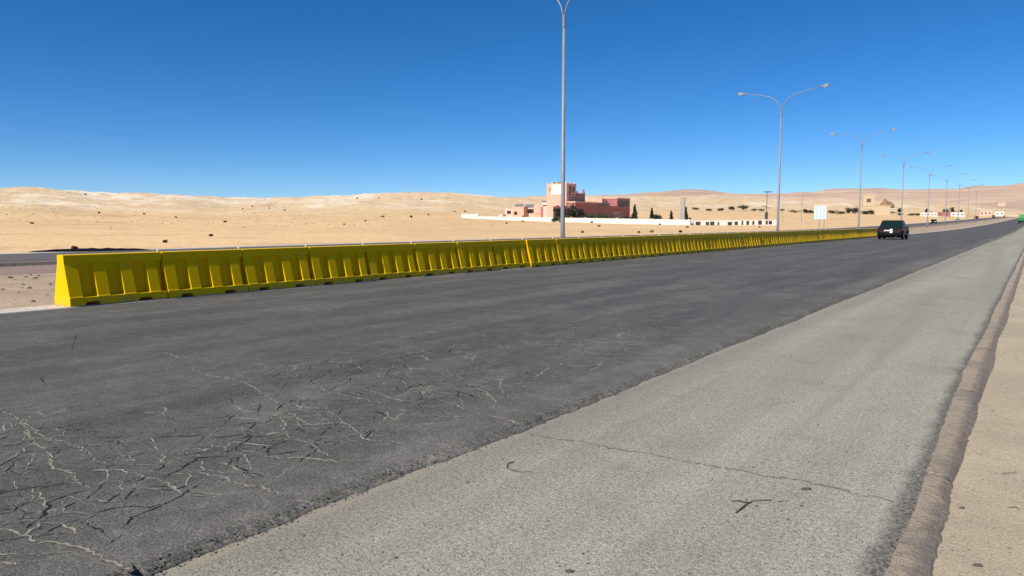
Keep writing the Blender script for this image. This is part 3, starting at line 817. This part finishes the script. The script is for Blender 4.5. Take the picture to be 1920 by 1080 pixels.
# ---------------------------------------------------------------- low mound, its dark colour standing for ditch shade beyond the far carriageway
def heap(px0, px1, py, hmax, wd):
    A = flat(px0, py[0], .0); B = flat(px1, py[1], .0); n = 44; v = []; f = []
    d = (B-A); L = d.length; d.normalize(); pr = Vector((-d.y, d.x, 0))
    for i in range(n+1):
        t = i/n; e = math.sin(math.pi*min(1, max(0, t)))**.55
        for j in range(9):
            u = j/8*2-1
            h = hmax*e*(1-u*u)*(1+.25*noise.noise(Vector((i*.35, j*.6, 2))))-.03
            p = A+d*(L*t)+pr*(u*wd/2*(.3+.7*e)); v.append((p.x, p.y, h))
    for i in range(n):
        for j in range(8):
            a = i*9+j; f.append((a, a+9, a+10, a+1))
    me = bpy.data.meshes.new("ditch_shade_mound"); me.from_pydata(v, [], f); me.update()
    bm = bmesh.new(); bm.from_mesh(me); bmesh.ops.recalc_face_normals(bm, faces=bm.faces); bm.to_mesh(me); bm.free()
    me.materials.append(mat("ditch_shade_dark", (.009, .009, .012), .95, var=.4, scale=3, bump=.4, bscale=8, spec=.05))
    return link(bpy.data.objects.new("ditch_shade_mound", me))
tag(heap(48, 292, (472.6, 469.0), .20, 3.2), 'long low dark mound standing for ditch shade beyond the far carriageway', 'dark mound')

# ---------------------------------------------------------------- trees, bushes
M['leaf'] = mat("dark_leaves", (.050, .052, .030), .8, var=.45, scale=1.5, col2=(.024, .026, .017))
M['leaf_green'] = mat("green_leaves", (.085, .125, .040), .8, var=.45, scale=1.5, col2=(.045, .065, .024))
M['bark'] = mat("bark", (.12, .085, .055), .95, var=.4, scale=8)
M['dry'] = mat("dry_scrub", (.30, .215, .125), .95, var=.5, scale=4, col2=(.17, .125, .08))
def tree_mesh(seed, w, h, kind):
    rnd = random.Random(seed); cr = MB(); tr = MB()
    z0 = h*.06 if kind == 'tree' else (.02 if kind == 'bush' else h*.05)
    lobes = []
    if kind == 'cypress':
        for k in range(10):
            t = k/9; lobes.append((Vector((rnd.uniform(-.06, .06)*w, rnd.uniform(-.06, .06)*w, z0+t*(h-z0)*.95)), w*.5*(1-t)**.7*rnd.uniform(.8, 1.1)+.12, h*.09))
    else:
        for k in range(9):
            a = rnd.uniform(0, 6.28); rr = rnd.uniform(.05, .33)*w
            zz = z0+(h-z0)*rnd.uniform(.25, .72)
            lobes.append((Vector((rr*math.cos(a), rr*math.sin(a), zz)), w*rnd.uniform(.18, .30), (h-z0)*rnd.uniform(.20, .34)))
    q = max(.16, min(.42, h*.085))
    for c, rx, rz_ in lobes:
        for i in range(110 if kind != 'cypress' else 70):
            d = Vector((rnd.gauss(0, 1), rnd.gauss(0, 1), rnd.gauss(0, 1))).normalized()*(rnd.random()**.4)
            p = c+Vector((d.x*rx, d.y*rx, d.z*rz_)); p.z = max(p.z, .05)
            n = Vector((rnd.gauss(0, 1), rnd.gauss(0, 1), rnd.gauss(.4, 1))).normalized(); a = n.orthogonal().normalized(); b = n.cross(a)
            s = q*rnd.uniform(.6, 1.3)
            cr.quad(tuple(p-a*s), tuple(p-b*s*.6), tuple(p+a*s), tuple(p+b*s*.6))
    tr.tube([(0, 0, -.3), (0, 0, h*.25), (rnd.uniform(-.1, .1)*w, 0, h*.6)], [max(.06, w*.035), max(.05, w*.03), .03], 7)
    for k in range(4):
        c = lobes[k][0]; tr.tube([(0, 0, h*.18), tuple(c*.6+Vector((0, 0, h*.08))), tuple(c)], [max(.04, w*.02), .035, .015], 5)
    return cr, tr
PROTO = {}
def tree(px, pytop, pybase, wpx, label, kind='tree', leaf='leaf', group=None, cat='tree', r=None, rr=None):
    p = ground_at(px, pybase) if r is None else at_r(px, pybase, r)
    if r is not None: p.z = land(p.x, p.y)[0] if rr is None else rr
    dist = p.length; h = max(abs((pybase-pytop))*dist/1385, (at_r(px, pytop, r).z-p.z) if r else 0)*(1.08 if kind == 'tree' else .8 if cat == 'bush' else 1); w = wpx*dist/1385*(.70 if cat == 'bush' else 1.35)
    seed = len(PROTO)
    e = empty({'tree': 'desert_tree', 'bush': 'shrub', 'cypress': 'cypress_tree'}[kind], tuple(p), random.uniform(0, 6))
    cr, tr = tree_mesh(seed, w, h, kind); PROTO[seed] = 1
    cr.build("crown", M[leaf], e); tr.build("trunk", M['bark'], e)
    tag(e, label, cat, group); return e
row = [(1305, 389, 394, 13), (1328, 391, 396, 11), (1353, 390, 396, 12), (1370, 387.5, 394.5, 11), (1393, 385.5, 394.5, 19), (1413, 391.5, 396, 16), (1428, 391.5, 396.5, 14),
       (1467, 392, 396.5, 9), (1491, 394, 399, 20), (1512, 392, 400, 13), (1521, 394, 400, 10), (1562, 394.5, 401, 15), (1578, 396, 401.5, 16), (1592, 390.5, 401, 11), (1604, 389.5, 402, 10),
       (1622, 395.5, 402, 13), (1632, 394.5, 402, 12), (1661, 394.5, 402, 11), (1673, 397, 400, 12), (1686, 391.5, 400, 8), (1689, 400, 404, 9), (1707, 400, 404.5, 12), (1720, 400, 404.5, 12),
       (1737.5, 391.5, 400, 5), (1745, 397, 401, 4), (1775, 393, 400, 10), (1784, 391, 400, 6), (1793, 397, 400.5, 12), (1802, 394, 400, 5)]
for i, (px, pt, pb, wp) in enumerate(row):
    k = i+1
    near = 'left of the lamp posts' if px < 1460 else ('near the pale roadside board' if px < 1540 else ('before the long cream building' if px < 1680 else 'by the white houses'))
    word = 'big' if (wp > 17 or pb-pt > 8.5) else ('low' if (pb-pt) < 6 else 'small')
    near = near.replace('the lamp posts', 'lamp posts').replace('the pale roadside', 'roadside').replace('the long cream', 'the cream').replace('the white houses', 'white houses')
    low_ = pb-pt < 6.6
    lab = f'{word} dark {"bush" if low_ else "tree"} {near}, ' + (f'{ORD[k]} from left in far row' if k <= 15 else f'{ORD[len(row)-i]} from right in far row')
    tree(px, pt, pb, wp, lab, 'bush' if low_ else 'tree', 'leaf', 'dark trees in a far row across the desert', 'shrub' if low_ else 'tree')

# ---------------------------------------------------------------- hotel compound
M['salmon'] = mat("salmon_plaster", (.72, .43, .32), .9, var=.10, scale=.5, bump=.05)
M['red'] = mat("red_plaster", (.40, .165, .15), .9, var=.12, scale=.5, bump=.05)
M['pinkpale'] = mat("pale_pink_plaster", (.72, .50, .40), .9, var=.10, scale=.5)
M['white'] = mat("white_plaster", (.78, .75, .66), .9, var=.08, scale=.6)
M['cream'] = mat("cream_plaster", (.60, .475, .315), .9, var=.15, scale=.6)
M['grey_sheet'] = mat("grey_sheet", (.17, .19, .20), .6, var=.2)
M['window_dark'] = mat("window_dark", (.03, .028, .035), .2, var=.3, spec=.6)
M['window_far'] = mat('window_shadowed', (.14, .11, .085), .6, var=.3)
M['ochre'] = mat("ochre_niche", (.55, .27, .10), .9, var=.15)
CX = -206.0; CYF = 340.0             # front plane (facing the road's near end) and side plane
gz = 1.6
hotel = empty("hotel_building", (CX, CYF, gz))
def uX(px): return at_Y(px, 400, CYF).x-CX        # along the front
def uY(px): return at_X(px, 400, CX).y-CYF        # along the side
def uZf(py): return at_Y(1045, py, CYF).z-gz
def uZs(py, px): return at_X(px, py, CX).z-gz
def blk(name, x0, x1, y0, y1, z0, z1, m, parent=hotel, bv=0): return MB().box(x0, x1, y0, y1, z0, z1).build(name, M[m], parent, bv)
xL = uX(1025); zT = uZf(344); B0 = -1.5
d_t = uY(1080)                       # depth of the tower
tower = blk("tower", xL, 0, 0, d_t, B0, zT, 'salmon')
for x in (xL, xL*.5, 0):
    for y in (0, d_t*.5, d_t):
        if x == xL*.5 and y == d_t*.5: continue
        xx = min(max(x, xL+.5), -.5); yy = min(max(y, .5), d_t-.5)
        MB().box(xx-.45, xx+.45, yy-.45, yy+.45, zT, zT+1.0, (.25, .25)).build("merlon", M['salmon'], tower)
blk("white_panel_or_glint", uX(1034), uX(1056), -.12, -.001, uZf(365), uZf(346), 'white')
blk("ochre_niche", uX(1029.5), uX(1032.5), -.08, -.001, uZf(358), uZf(351), 'ochre')
blk("roof_tank", uX(1034), uX(1050), 1, 4, zT+.15, uZf(341), 'grey_sheet')
def win(parent, face, a, b, z0, z1, fr='white'):
    """a window on the side (x = face) wall: frame proud of the wall with a dark pane in it"""
    f_ = MB(); t = .22
    f_.box(face+.001, face+.14, a, a+t, z0, z1).box(face+.001, face+.14, b-t, b, z0, z1).box(face+.001, face+.14, a+t, b-t, z1-t, z1).box(face+.001, face+.14, a+t, b-t, z0, z0+t)
    o = f_.build("window", M[fr], parent)
    MB().box(face+.002, face+.05, a+t, b-t, z0+t, z1-t).build("pane", M['window_dark'], o)
z = lambda py: uZs(py, 1072)
win(hotel, 0, uY(1066), uY(1071), z(364), z(348), 'pinkpale'); win(hotel, 0, uY(1072), uY(1077), z(362), z(349), 'pinkpale')
for a in (1066, 1071, 1076): win(hotel, 0, uY(a), uY(a+4), z(378), z(366.5), 'pinkpale')
blk("string_course", .002, .2, .2, d_t-.2, z(365.6), z(364.2), 'red')
# second tower behind
y2a, y2b = uY(1080.5), uY(1098); zs2 = uZs(362.5, 1090)
t2 = blk("tower", -13, -.4, y2a, y2b, B0, zs2, 'red')
MB().box(-1.9, -.6, y2b-1.3, y2b, zs2, zs2+2.4, (.35, .35)).build("merlon", M['red'], t2)
MB().box(-2.4, -.8, y2a+1, y2a+3.4, zs2, zs2+1.2).build("stair_head", M['white'], t2)
for a in (1082, 1087, 1092): win(hotel, -.4, uY(a), uY(a+4), uZs(378.5, 1090), uZs(369, 1090), 'pinkpale')
# low red range along the side
y3a, y3b = uY(1062), uY(1106); zz3 = uZs(381, 1085)
blk("wing", -.2, 5.0, .8, y3b, B0, zz3, 'red')
blk("parapet", -.5, 5.25, .5, y3b+.2, zz3, zz3+.7, 'salmon')
arch = MB()
for k in range(4):
    ya = 1.8+k*(y3b-3)/4; arch.box(5.002, 5.12, ya, ya+3.2, 0, 3.6)
arch.build("archway", M['window_dark'], hotel)
y4b = uY(1160)
blk("wing", -3.5, 4.0, y3b+.25, y4b, B0, uZs(386.5, 1135), 'red')
blk("canopy", -.5, 4.6, y3b+.5, uY(1130), uZs(385.5, 1120), uZs(380.5, 1120), 'grey_sheet')
yt = uY(1139); xa = at_Y(1102, 400, CYF+yt).x-CX
blk("upper_terrace", xa, -3.7, yt, yt+5, B0, uZs(371.8, 1137), 'salmon')
y5a, y5b = uY(1139), uY(1172)
pv = blk("pavilion", -8, -1.2+4.4, y5a+6, y5b, B0, uZs(373, 1155), 'red')
blk("parapet", -8.2, 3.5, y5a+5.8, y5b+.3, uZs(373, 1155), uZs(371.2, 1155), 'salmon')
for k in range(5):
    a = y5a+7+k*(y5b-y5a-8)/5; win(hotel, 3.2, a, a+(y5b-y5a-8)/5-.6, uZs(386, 1155), uZs(377, 1155), 'grey_sheet')
for k in range(3):
    a = uY(1138)+k*3.4; win(hotel, 4.0, a, a+2.9, uZs(408.5, 1140), uZs(398, 1140), 'white')
# pale low range on the left
def fx(px): return uX(px)
lo = [(938, 947, 401, 'pinkpale', -2), (945, 962, 390, 'pinkpale', 1), (960, 982, 386.5, 'salmon', 0), (980, 998, 388.5, 'pinkpale', 4), (997, 1013, 383, 'salmon', 2), (1012, 1025.2, 386, 'pinkpale', .5)]
for i, (a, b, top, m, y0) in enumerate(lo): blk("low_block", fx(a), fx(b)-.004*i, y0, y0+13-.1*i, B0, uZf(top), m)
blk("solar_screen", fx(962), fx(976), 2, 2.3, uZf(386.3), uZf(381), 'grey_sheet'); blk("solar_screen", fx(976.4), fx(994), 5, 5.3, uZf(388.3), uZf(381.5), 'grey_sheet')
blk("roof_tank", fx(1010), fx(1021), 3, 5.5, uZf(378.8), uZf(375.5), 'grey_sheet')
blk("stair_head", fx(1010.5), fx(1020.5), 3, 6, uZf(383), uZf(379), 'white')
blk("door", fx(1012.6), fx(1017.6), .38, .498, uZf(408), uZf(387.5), 'red')
for a, b, t0, t1, yy in ((980.5, 996, 391, 399, 4), (979, 985, 404, 408, 0), (964, 970, 396, 402, 0), (949, 956, 394, 400, 1), (1000, 1010, 399.5, 401.5, 2)):
    blk("window", fx(a), fx(b), yy-.13, yy-.002, uZf(t1), uZf(t0), 'window_dark' if yy != 2 else 'ochre')
blk("annex", fx(1046), fx(1064), -5, -.13, B0, uZf(386.5), 'red')
blk("annex_door", fx(1048), fx(1056), -5.12, -5.002, 0, uZf(390), 'window_dark')
tag(hotel, 'sprawling salmon and red hotel with a square crenellated tower and white wall panel', 'building')

# compound walls
def wall_line(A, B, h, th, m, name, parent=None, gaps=()):
    d = (B-A); L = d.length; ang = math.atan2(d.y, d.x)
    mb = MB(); n = 24
    o = []
    for i in range(n):
        a, b = L*i/n, L*(i+1)/n
        za = (A.z+d.z*i/n); 
        mb.box(a+.001, b-.001, -th/2, th/2, za-2-A.z, za+h-A.z)
    ob = mb.build(name, M[m], parent); ob.location = (A.x, A.y, A.z); ob.rotation_euler = (0, 0, ang); return ob
A = at_r(866, 413, 393); Bv = at_r(1293, 425.5, 288)
root = empty("compound_wall", (A.x, A.y, A.z))
def wall_thing(root, A, B, h, th, m, piers, hb=None, gate=()):
    d = B-A; L = d.length; root.rotation_euler = (0, 0, math.atan2(d.y, d.x)); mb = MB(); n = 40
    hb = hb or h
    for i in range(n):
        if i in gate: continue
        a, b = L*i/n, L*(i+1)/n; za = d.z*(i+.5)/n; hh = h+(hb-h)*i/n
        mb.box(a, b, -th/2, th/2, za-2.5, za+hh)
    mb.build("wall", M[m], root)
    cp = MB()
    for i in range(n):
        if i in gate: continue
        a, b = L*i/n, L*(i+1)/n; za = d.z*(i+.5)/n; hh = h+(hb-h)*i/n
        cp.box(a, b, -th/2-.08, th/2+.08, za+hh+.003, za+hh+.14)
    cp.build("coping", M[m], root)
    for k in range(piers):
        t = k/(piers-1); MB().box(L*t-.35, L*t+.35, -.36, .36, d.z*t-2.5, d.z*t+h+(hb-h)*t+.35).build("pier", M[m], root)
    return L
h0 = (413-405.5)*393/1385; h1 = (425.5-413)*288/1385
wall_thing(root, A, Bv, h0, .3, 'white', 9, h1)
tag(root, 'long white compound wall running in front of the red hotel', 'wall')
A2 = at_r(867, 412.5, 394.5); B2 = at_r(896, 412.5, 391)
r2 = empty("boundary_wall", tuple(A2)); wall_thing(r2, A2, B2, (413-402)*393/1385, .4, 'white', 2)
tag(r2, 'short taller white wall block at the left end of the long compound wall', 'wall')
A3 = at_r(1297, 424.5, 290); B3 = at_r(1458, 421.5, 300)
r3 = empty("boundary_wall", tuple(A3)); wall_thing(r3, A3, B3, 2.35, .3, 'white', 2, 1.9)
d3 = B3-A3; L3 = d3.length
for a, b in ((1296, 1300), (1304, 1313), (1323, 1329), (1331, 1339), (1345, 1348), (1364, 1372), (1377, 1383), (1390, 1393), (1399, 1404), (1410, 1414), (1421, 1428), (1435, 1439), (1441, 1447)):
    ta, tb = (a-1297)/161*L3, (b-1297)/161*L3
    tz = d3.z*(ta+tb)/2/L3
    hh = random.uniform(1.2, 1.75)
    MB().box(ta, tb, -.19, -.151, tz+.2, tz+.2+hh).build("opening", mat("opening_dark", (.06, .055, .045), .9, var=.3) if 'opening_dark' not in bpy.data.materials else bpy.data.materials['opening_dark'], r3)
tag(r3, 'lower white wall with dark openings, right of the grey pillar', 'wall')

# grey pillar
p = at_r(1279.5, 412, 296); p.z = land(p.x, p.y)[0]
g = empty("concrete_pillar", tuple(p), .25)
H_ = at_r(1279.5, 371.5, 296).z-p.z
MB().box(-.95, .95, -.95, .95, -.3, H_, (.12, .12)).build("shaft", M['concrete'], g, .03)
MB().box(-1.3, 1.3, -1.3, 1.3, -.3, .9).build("plinth", M['concrete'], g, .03)
MB().box(-.62, .62, -.62, .62, H_+.002, H_+.35).build("cap", M['concrete'], g, .02)
tag(g, 'tall square grey concrete pillar standing behind the white wall', 'pillar')

# utility pole and thin masts
def upole(px, pyt, pyb, r, rad, label, arms=True):
    p = at_r(px, pyb, r); p.z = land(p.x, p.y)[0]; top = at_r(px, pyt, r).z-p.z
    u = empty("utility_pole", tuple(p), YAW)
    MB().tube([(0, 0, -.3), (0, 0, top)], [rad, rad*.7], 10).build("pole", M['dark_metal' if arms else 'galv'], u)
    k = r/1385
    if arms:
        MB().box(-5*k, 8*k, -.12, .12, top-.05, top+.35).build("lamp_bar", M['dark_metal'], u)
        MB().box(-9*k, 1*k, -.08, .08, top-25*k, top-24*k).build("crossarm", M['dark_metal'], u)
        MB().box(-4*k, 7*k, -.08, .08, top-28*k, top-27*k).build("crossarm", M['dark_metal'], u)
        MB().box(-2.2*k, 2*k, -.5, .5, top-47*k, top-35*k).build("switch_box", M['dark_metal'], u, .03)
    tag(u, label, 'pole')
upole(1437, 360.5, 410, 330, .16, 'dark utility pole with a flat lamp bar, cross arms and switch box')
upole(1503, 363, 402, 430, .13, 'thin pale mast standing left of the pale blue roadside board', False)
upole(1467.5, 383, 402, 420, .12, 'short thin mast just right of the second lamp post', False)

# compound greenery
cy = [(1190, 384, 411, 11, 'tallest dark cypress right of the red hotel', 'cypress'), (1222, 391, 412, 7, 'middle slim cypress behind the white wall', 'cypress'),
      (1258.5, 397, 412, 6, 'small cypress left of the grey pillar', 'cypress'), (1285.5, 389, 414, 7, 'dark cypress touching the grey pillar', 'cypress')]
for px, pt, pb, wp, lab, k in cy: tree(px, pt, pb, wp, lab, k, 'leaf', None, 'tree', 310)
sh = [(1183, 404, 411, 14, 'low dark shrub at the foot of the tallest cypress'), (1232, 401, 412, 13, 'low dark shrub right of the middle slim cypress'),
      (1293, 407, 415, 8, 'low dark shrub at the right end of the long white wall')]
for px, pt, pb, wp, lab in sh: tree(px, pt, pb, wp, lab, 'bush', 'leaf', None, 'shrub', 308)
gt = [(1053, 387, 411, 15, 'dark olive tree left of the nearest lamp post, in front of the hotel tower', 'tree', 'leaf', 333), (1075, 384, 411, 16, 'tall dark olive tree right of the nearest lamp post', 'tree', 'leaf', 352),
      (1088, 390, 411, 15, 'dark rounded tree before the red hotel wing', 'tree', 'leaf', 356), (1104, 398, 411, 16, 'low green shrub before the red hotel wing', 'bush', 'leaf_green', 360),
      (1127, 399, 411, 20, 'brightest green shrub before the red hotel', 'bush', 'leaf_green', 365), (1093, 402, 411, 18, 'low dark shrub under the rounded tree by the hotel', 'bush', 'leaf', 340),
      (1040, 403, 411, 10, 'small pale green shrub left of the dark olive tree by the hotel', 'bush', 'leaf_green', 328)]
for px, pt, pb, wp, lab, k, lf, r in gt: tree(px, pt, pb, wp*1.35, lab, k, lf, None, 'tree' if k == 'tree' else 'shrub', r)

# frame structure between cypresses
p = at_r(1196, 411, 330); p.z = land(p.x, p.y)[0]; q = at_r(1229, 411, 330); wd_ = (q-p).length; k = 330/1385
fr = empty("shade_frame", tuple(p), YAW-.18)
tz = at_r(1196, 387, 330).z-p.z
for x in (0, wd_*.5, wd_): MB().box(x-.12, x+.12, -.12, .12, -.3, tz).build("post", M['concrete'], fr)
MB().box(-.4, wd_+.4, -.1, .1, tz, tz+.22).build("beam", M['concrete'], fr)
tag(fr, 'thin pale open frame between the two left cypresses behind the white wall', 'frame')

# ---------------------------------------------------------------- far buildings on the right
def bld(name, px0, px1, pyt, pyb, depth, m, label, cat='building', base=None, wins=0, roof=None):
    p = ground_at((px0+px1)/2, pyb); r = p.length; k = r/1385
    wdt = (px1-px0)*k; h = (pyb-pyt)*k
    e = empty(name, tuple(p), YAW*.5)
    b = MB().box(-wdt/2, wdt/2, 0, depth, -2, h).build("wall", M[m], e)
    MB().box(-wdt/2-.25, wdt/2+.25, -.25, depth+.25, h+.004, h+.45).build("roof", M[roof or m], e)
    for i in range(wins):
        x = -wdt/2+wdt*(i+.5)/wins
        f = MB().box(x-wdt*.10/wins*2, x+wdt*.10/wins*2, -.12, -.003, h*.34, h*.66).build("window", M['window_far'], e)
    tag(e, label, cat); return e
bld("long_building", 1613, 1663, 388, 402, 12, 'cream', 'long low cream building with a flat roof, above and left of the dark car', wins=0)
M['sand_wall'] = mat('sand_plaster', (.62, .46, .29), .95, var=.15, scale=.5)
bld("block_house", 1620, 1637, 368, 387, 8, 'sand_wall', 'small pale blockhouse with a dark opening on the slope above the long cream building', wins=1)
bld("white_house", 1728, 1742, 400, 406, 6, 'white', 'small white house nearest the dark car, right of the tree row', wins=3)
bld("white_house", 1747, 1756, 400, 406, 6, 'white', 'narrow white house between the small white house and the red shed', wins=2)
bld("red_shed", 1759, 1779, 399.5, 405.5, 6, 'red', 'low dull red shed left of the biggest white house', wins=2)
bld("white_house", 1779.5, 1804, 399.5, 406, 8, 'white', 'biggest white house, below the dark trees on the right', wins=4)
bld("white_house", 1840, 1856, 397, 405, 8, 'pinkpale', 'pale pink house left of the brown vans on the far road', wins=3)
bld("white_house", 1868, 1880, 398.5, 405, 8, 'white', 'tiny white house between the two brown vans', wins=2)
bld("hillside_shed", 1873, 1883, 380.3, 383.3, 10, 'pinkpale', 'tiny low shed on the pink hillside at the right', wins=0)
# brown rock knoll
p = ground_at(1661, 389); k = p.length/1385
kn = MB()
bm = bmesh.new(); bmesh.ops.create_icosphere(bm, subdivisions=4, radius=1)
for v in bm.verts:
    n = 1+.35*noise.fractal(v.co*1.6+Vector((3, 1, 5)), 1, 2, 4)
    v.co = Vector((v.co.x*11*k*n*(1.15 if v.co.x > 0 else .8), v.co.y*8*k*n, max(-.3, v.co.z*13*k*n*(1-.35*max(0, v.co.x)))))
me = bpy.data.meshes.new("rock_knoll"); bm.to_mesh(me); bm.free(); me.materials.append(mat("brown_rock", (.33, .22, .13), .95, var=.4, scale=.3, bump=.5, bscale=1))
o = link(bpy.data.objects.new("rock_knoll", me)); o.location = tuple(p); o.rotation_euler = (0, 0, YAW)
tag(o, 'brown rocky knoll behind the right end of the long cream building', 'rock')

# ---------------------------------------------------------------- desert scrub, stones
def stuff_scatter(name, n, place, size, m, flatk=.6, seed=1):
    rnd = random.Random(seed); mb = MB()
    for i in range(n):
        p, s = place(rnd)
        if p is None: continue
        s *= size*rnd.uniform(.5, 1.5)
        k = 6; zt = s*flatk*rnd.uniform(.6, 1.2); n0 = len(mb.v)
        a0 = rnd.uniform(0, 6)
        for j in range(k):
            a = a0+6.283*j/k; rr = s*rnd.uniform(.7, 1.1); mb.v.append((p.x+rr*math.cos(a), p.y+rr*math.sin(a), p.z-.1*s))
        for j in range(k):
            a = a0+.4+6.283*j/k; rr = s*rnd.uniform(.35, .65); mb.v.append((p.x+rr*math.cos(a), p.y+rr*math.sin(a), p.z+zt*rnd.uniform(.7, 1)))
        for j in range(k):
            j2 = (j+1) % k; mb.f.append((n0+j, n0+j2, n0+k+j2, n0+k+j))
        mb.f.append(tuple(n0+k+j for j in range(k)))
    return tag(mb.build(name, m), kind='stuff')
def far_place(rnd):
    b = rnd.uniform(0, 72); Rr, zr = interp(RIDGE, b); r = Rr*rnd.uniform(.18, .99)**.8
    x = -math.sin(math.radians(b))*r; y = math.cos(math.radians(b))*r
    if x > -52: return None, 0
    zz, s = land(x, y)
    if fbm(x, y, .012, 3) < .0 and rnd.random() < .75: return None, 0
    return Vector((x, y, zz)), .35+.5*s+.3*rnd.random()
stuff_scatter("desert_scrub", 3200, far_place, .36, M['dry'], .6, 5)
M['stone'] = mat("grey_stone", (.26, .21, .16), .95, var=.4, scale=9)
M['pebble_dark'] = mat("dark_pebble", (.09, .08, .072), .95, var=.4, scale=15)
def near_verge(rnd):
    y = 2.2+28*rnd.random()**2.2; x = rnd.uniform(-.30, 4)
    return Vector((x, y, -.068)), rnd.uniform(.3, 1)**2
stuff_scatter("gravel", 3000, near_verge, .013, M['stone'], .6, 6)
def near_sh(rnd):
    y = 2.0+20*rnd.random()**2; x = rnd.uniform(-3.25, -.6)
    return Vector((x, y, SH)), rnd.uniform(.3, 1)**2
stuff_scatter("loose_chippings", 700, near_sh, .011, M['pebble_dark'], .5, 8)
def lip_place(rnd):
    y = 1.6+24*rnd.random()**2; x = LIP+wob(y, 1)+rnd.uniform(-.05, .06)
    return Vector((x, y, SH+.002+max(0, (LIP+wob(y, 1)+.03-x))*.5)), rnd.uniform(.4, 1)
stuff_scatter("broken_asphalt_crumbs", 1100, lip_place, .0065, M['pebble_dark'], .7, 9)
def med_place(rnd):
    x = rnd.uniform(-25.5, -16.2); y = rnd.uniform(-2, 26)
    return Vector((x, y, .06)), rnd.uniform(.3, 1)**2
stuff_scatter("median_stones", 900, med_place, .085, M['stone'], .6, 10)

# countable dark shrubs dotting the sand
sp = [(771, 408, 7, 5), (455, 393, 5, 2.5), (422, 417, 8, 4), (140, 467.5, 4, 3), (533, 395, 6, 3), (474, 388, 5, 3), (160, 366, 7, 3), (505, 391, 5, 2), (685, 415, 6, 3), (718, 407, 12, 3), (790, 375, 8, 4),
      (710, 373, 6, 3), (670, 373, 8, 3), (853, 398, 5, 4), (872, 398, 6, 4), (803, 404, 6, 4), (645, 422, 4, 3), (309, 455, 5, 4), (395, 443, 7, 3), (980, 416, 9, 3), (1050, 417, 8, 3), (1110, 418, 9, 4), (1130, 418, 8, 4),
      (1170, 419, 7, 3), (1092, 437, 4, 4), (1198, 437, 5, 4), (1222, 436, 9, 5), (1276, 436, 6, 4), (1237, 422, 6, 4), (1289, 427, 10, 4), (1424, 427, 5, 3), (950, 420, 6, 3), (1123, 425, 8, 4), (270, 402, 6, 3), (60, 420, 7, 3), (330, 409, 6, 3), (185, 400, 7, 3)]
for i, (px, pb, wp, hp) in enumerate(sp):
    zone = 'left half of the photo' if px < 600 else ('middle of the photo' if px < 940 else 'sand below the white compound walls')
    near = {771: 'largest dark scrub bush on the sand between hills and barrier, mid photo', 140: 'little dark bush beside the long dark mound', 1222: 'widest dark bush on the sand below the long white wall'}
    e = tree(px, pb-hp, pb, wp, near.get(px, f'small dark scrub bush dotting the sand, {zone}'), 'bush', 'leaf' if i % 9 == 0 else 'dry', 'scrub bushes dotting the desert', 'bush')

# ---------------------------------------------------------------- litter on the shoulder
M['twig'] = mat("dry_twig", (.095, .084, .070), .9, var=.4, scale=20)
def twig(name, paths, label, cat, z, rad):
    mb = MB()
    c = flat(*paths[0][0], z)
    for pts in paths:
        P = []
        for i, (px, py) in enumerate(pts):
            q = flat(px, py, z)-c; q.z = rad*.9+(.006 if i % 2 else 0); P.append(tuple(q))
        mb.tube(P, [rad*(1-.55*i/(len(P)-1)) for i in range(len(P))], 7)
    o = mb.build(name, M['twig'], None, smooth=True); o.location = (c.x, c.y, z); return tag(o, label, cat)
twig("dry_twig", [Z4((245, 792), (275, 770), (300, 748), (330, 738), (408, 734)), Z4((300, 750), (292, 732)), Z4((300, 748), (262, 740), (222, 738))], 'dark forked dry twig lying on the grey shoulder', 'twig', SH, .0052)
twig("bent_wire", [Z3((990, 556), (962, 568), (958, 585), (985, 598), (1025, 604), (1070, 604))], 'thin hooked wire lying on the grey shoulder left of the forked twig', 'wire', SH, .0035)
twig("dry_stick", [Z4((440, 738), (490, 739))], 'faint straight straw right of the forked twig', 'twig', SH, .002)
def chip(name, px, py, z, L, W, H_, rz, label, cat):
    bm = bmesh.new(); bmesh.ops.create_icosphere(bm, subdivisions=3, radius=1)
    for v in bm.verts:
        n = 1+.3*noise.noise(v.co*2+Vector((px, 0, 0))); v.co = Vector((v.co.x*L*n, v.co.y*W*n, max(-.2*H_, v.co.z*H_*n+(.35*H_ if v.co.x > .5 else 0))))
    me = bpy.data.meshes.new(name); bm.to_mesh(me); bm.free(); me.materials.append(M['twig'])
    o = link(bpy.data.objects.new(name, me)); p = flat(px, py, z); o.location = (p.x, p.y, z+.2*H_); o.rotation_euler = (0, 0, YAW+rz); return tag(o, label, cat)
chip("rubber_scrap", 1511, 918, SH, .032, .011, .012, -.1, 'small dark scrap lying on the shoulder above the forked twig', 'scrap')
chip("dark_stone", 1833, 1061, -.068, .022, .012, .010, -.2, 'dark stone chip on the sand at the bottom right corner', 'stone')
chip("dark_stone", 1803, 953, -.068, .016, .008, .008, -.3, 'dark stone chip on the sand beside the kerb, above the corner stone', 'stone')
chip("dark_stone", 1068, 1072, SH, .022, .013, .008, 0, 'dark lump on the shoulder at the bottom edge of the photo', 'stone')
twig("sand_straw", [Z4((1470, 608), (1500, 612), (1535, 602))], 'short bent straw on the sand right of the kerb', 'twig', -.068, .003)
twig("sand_straw", [Z4((1500, 770), (1530, 768), (1565, 782))], 'pale curved straw on the sand at the right edge', 'twig', -.068, .004)
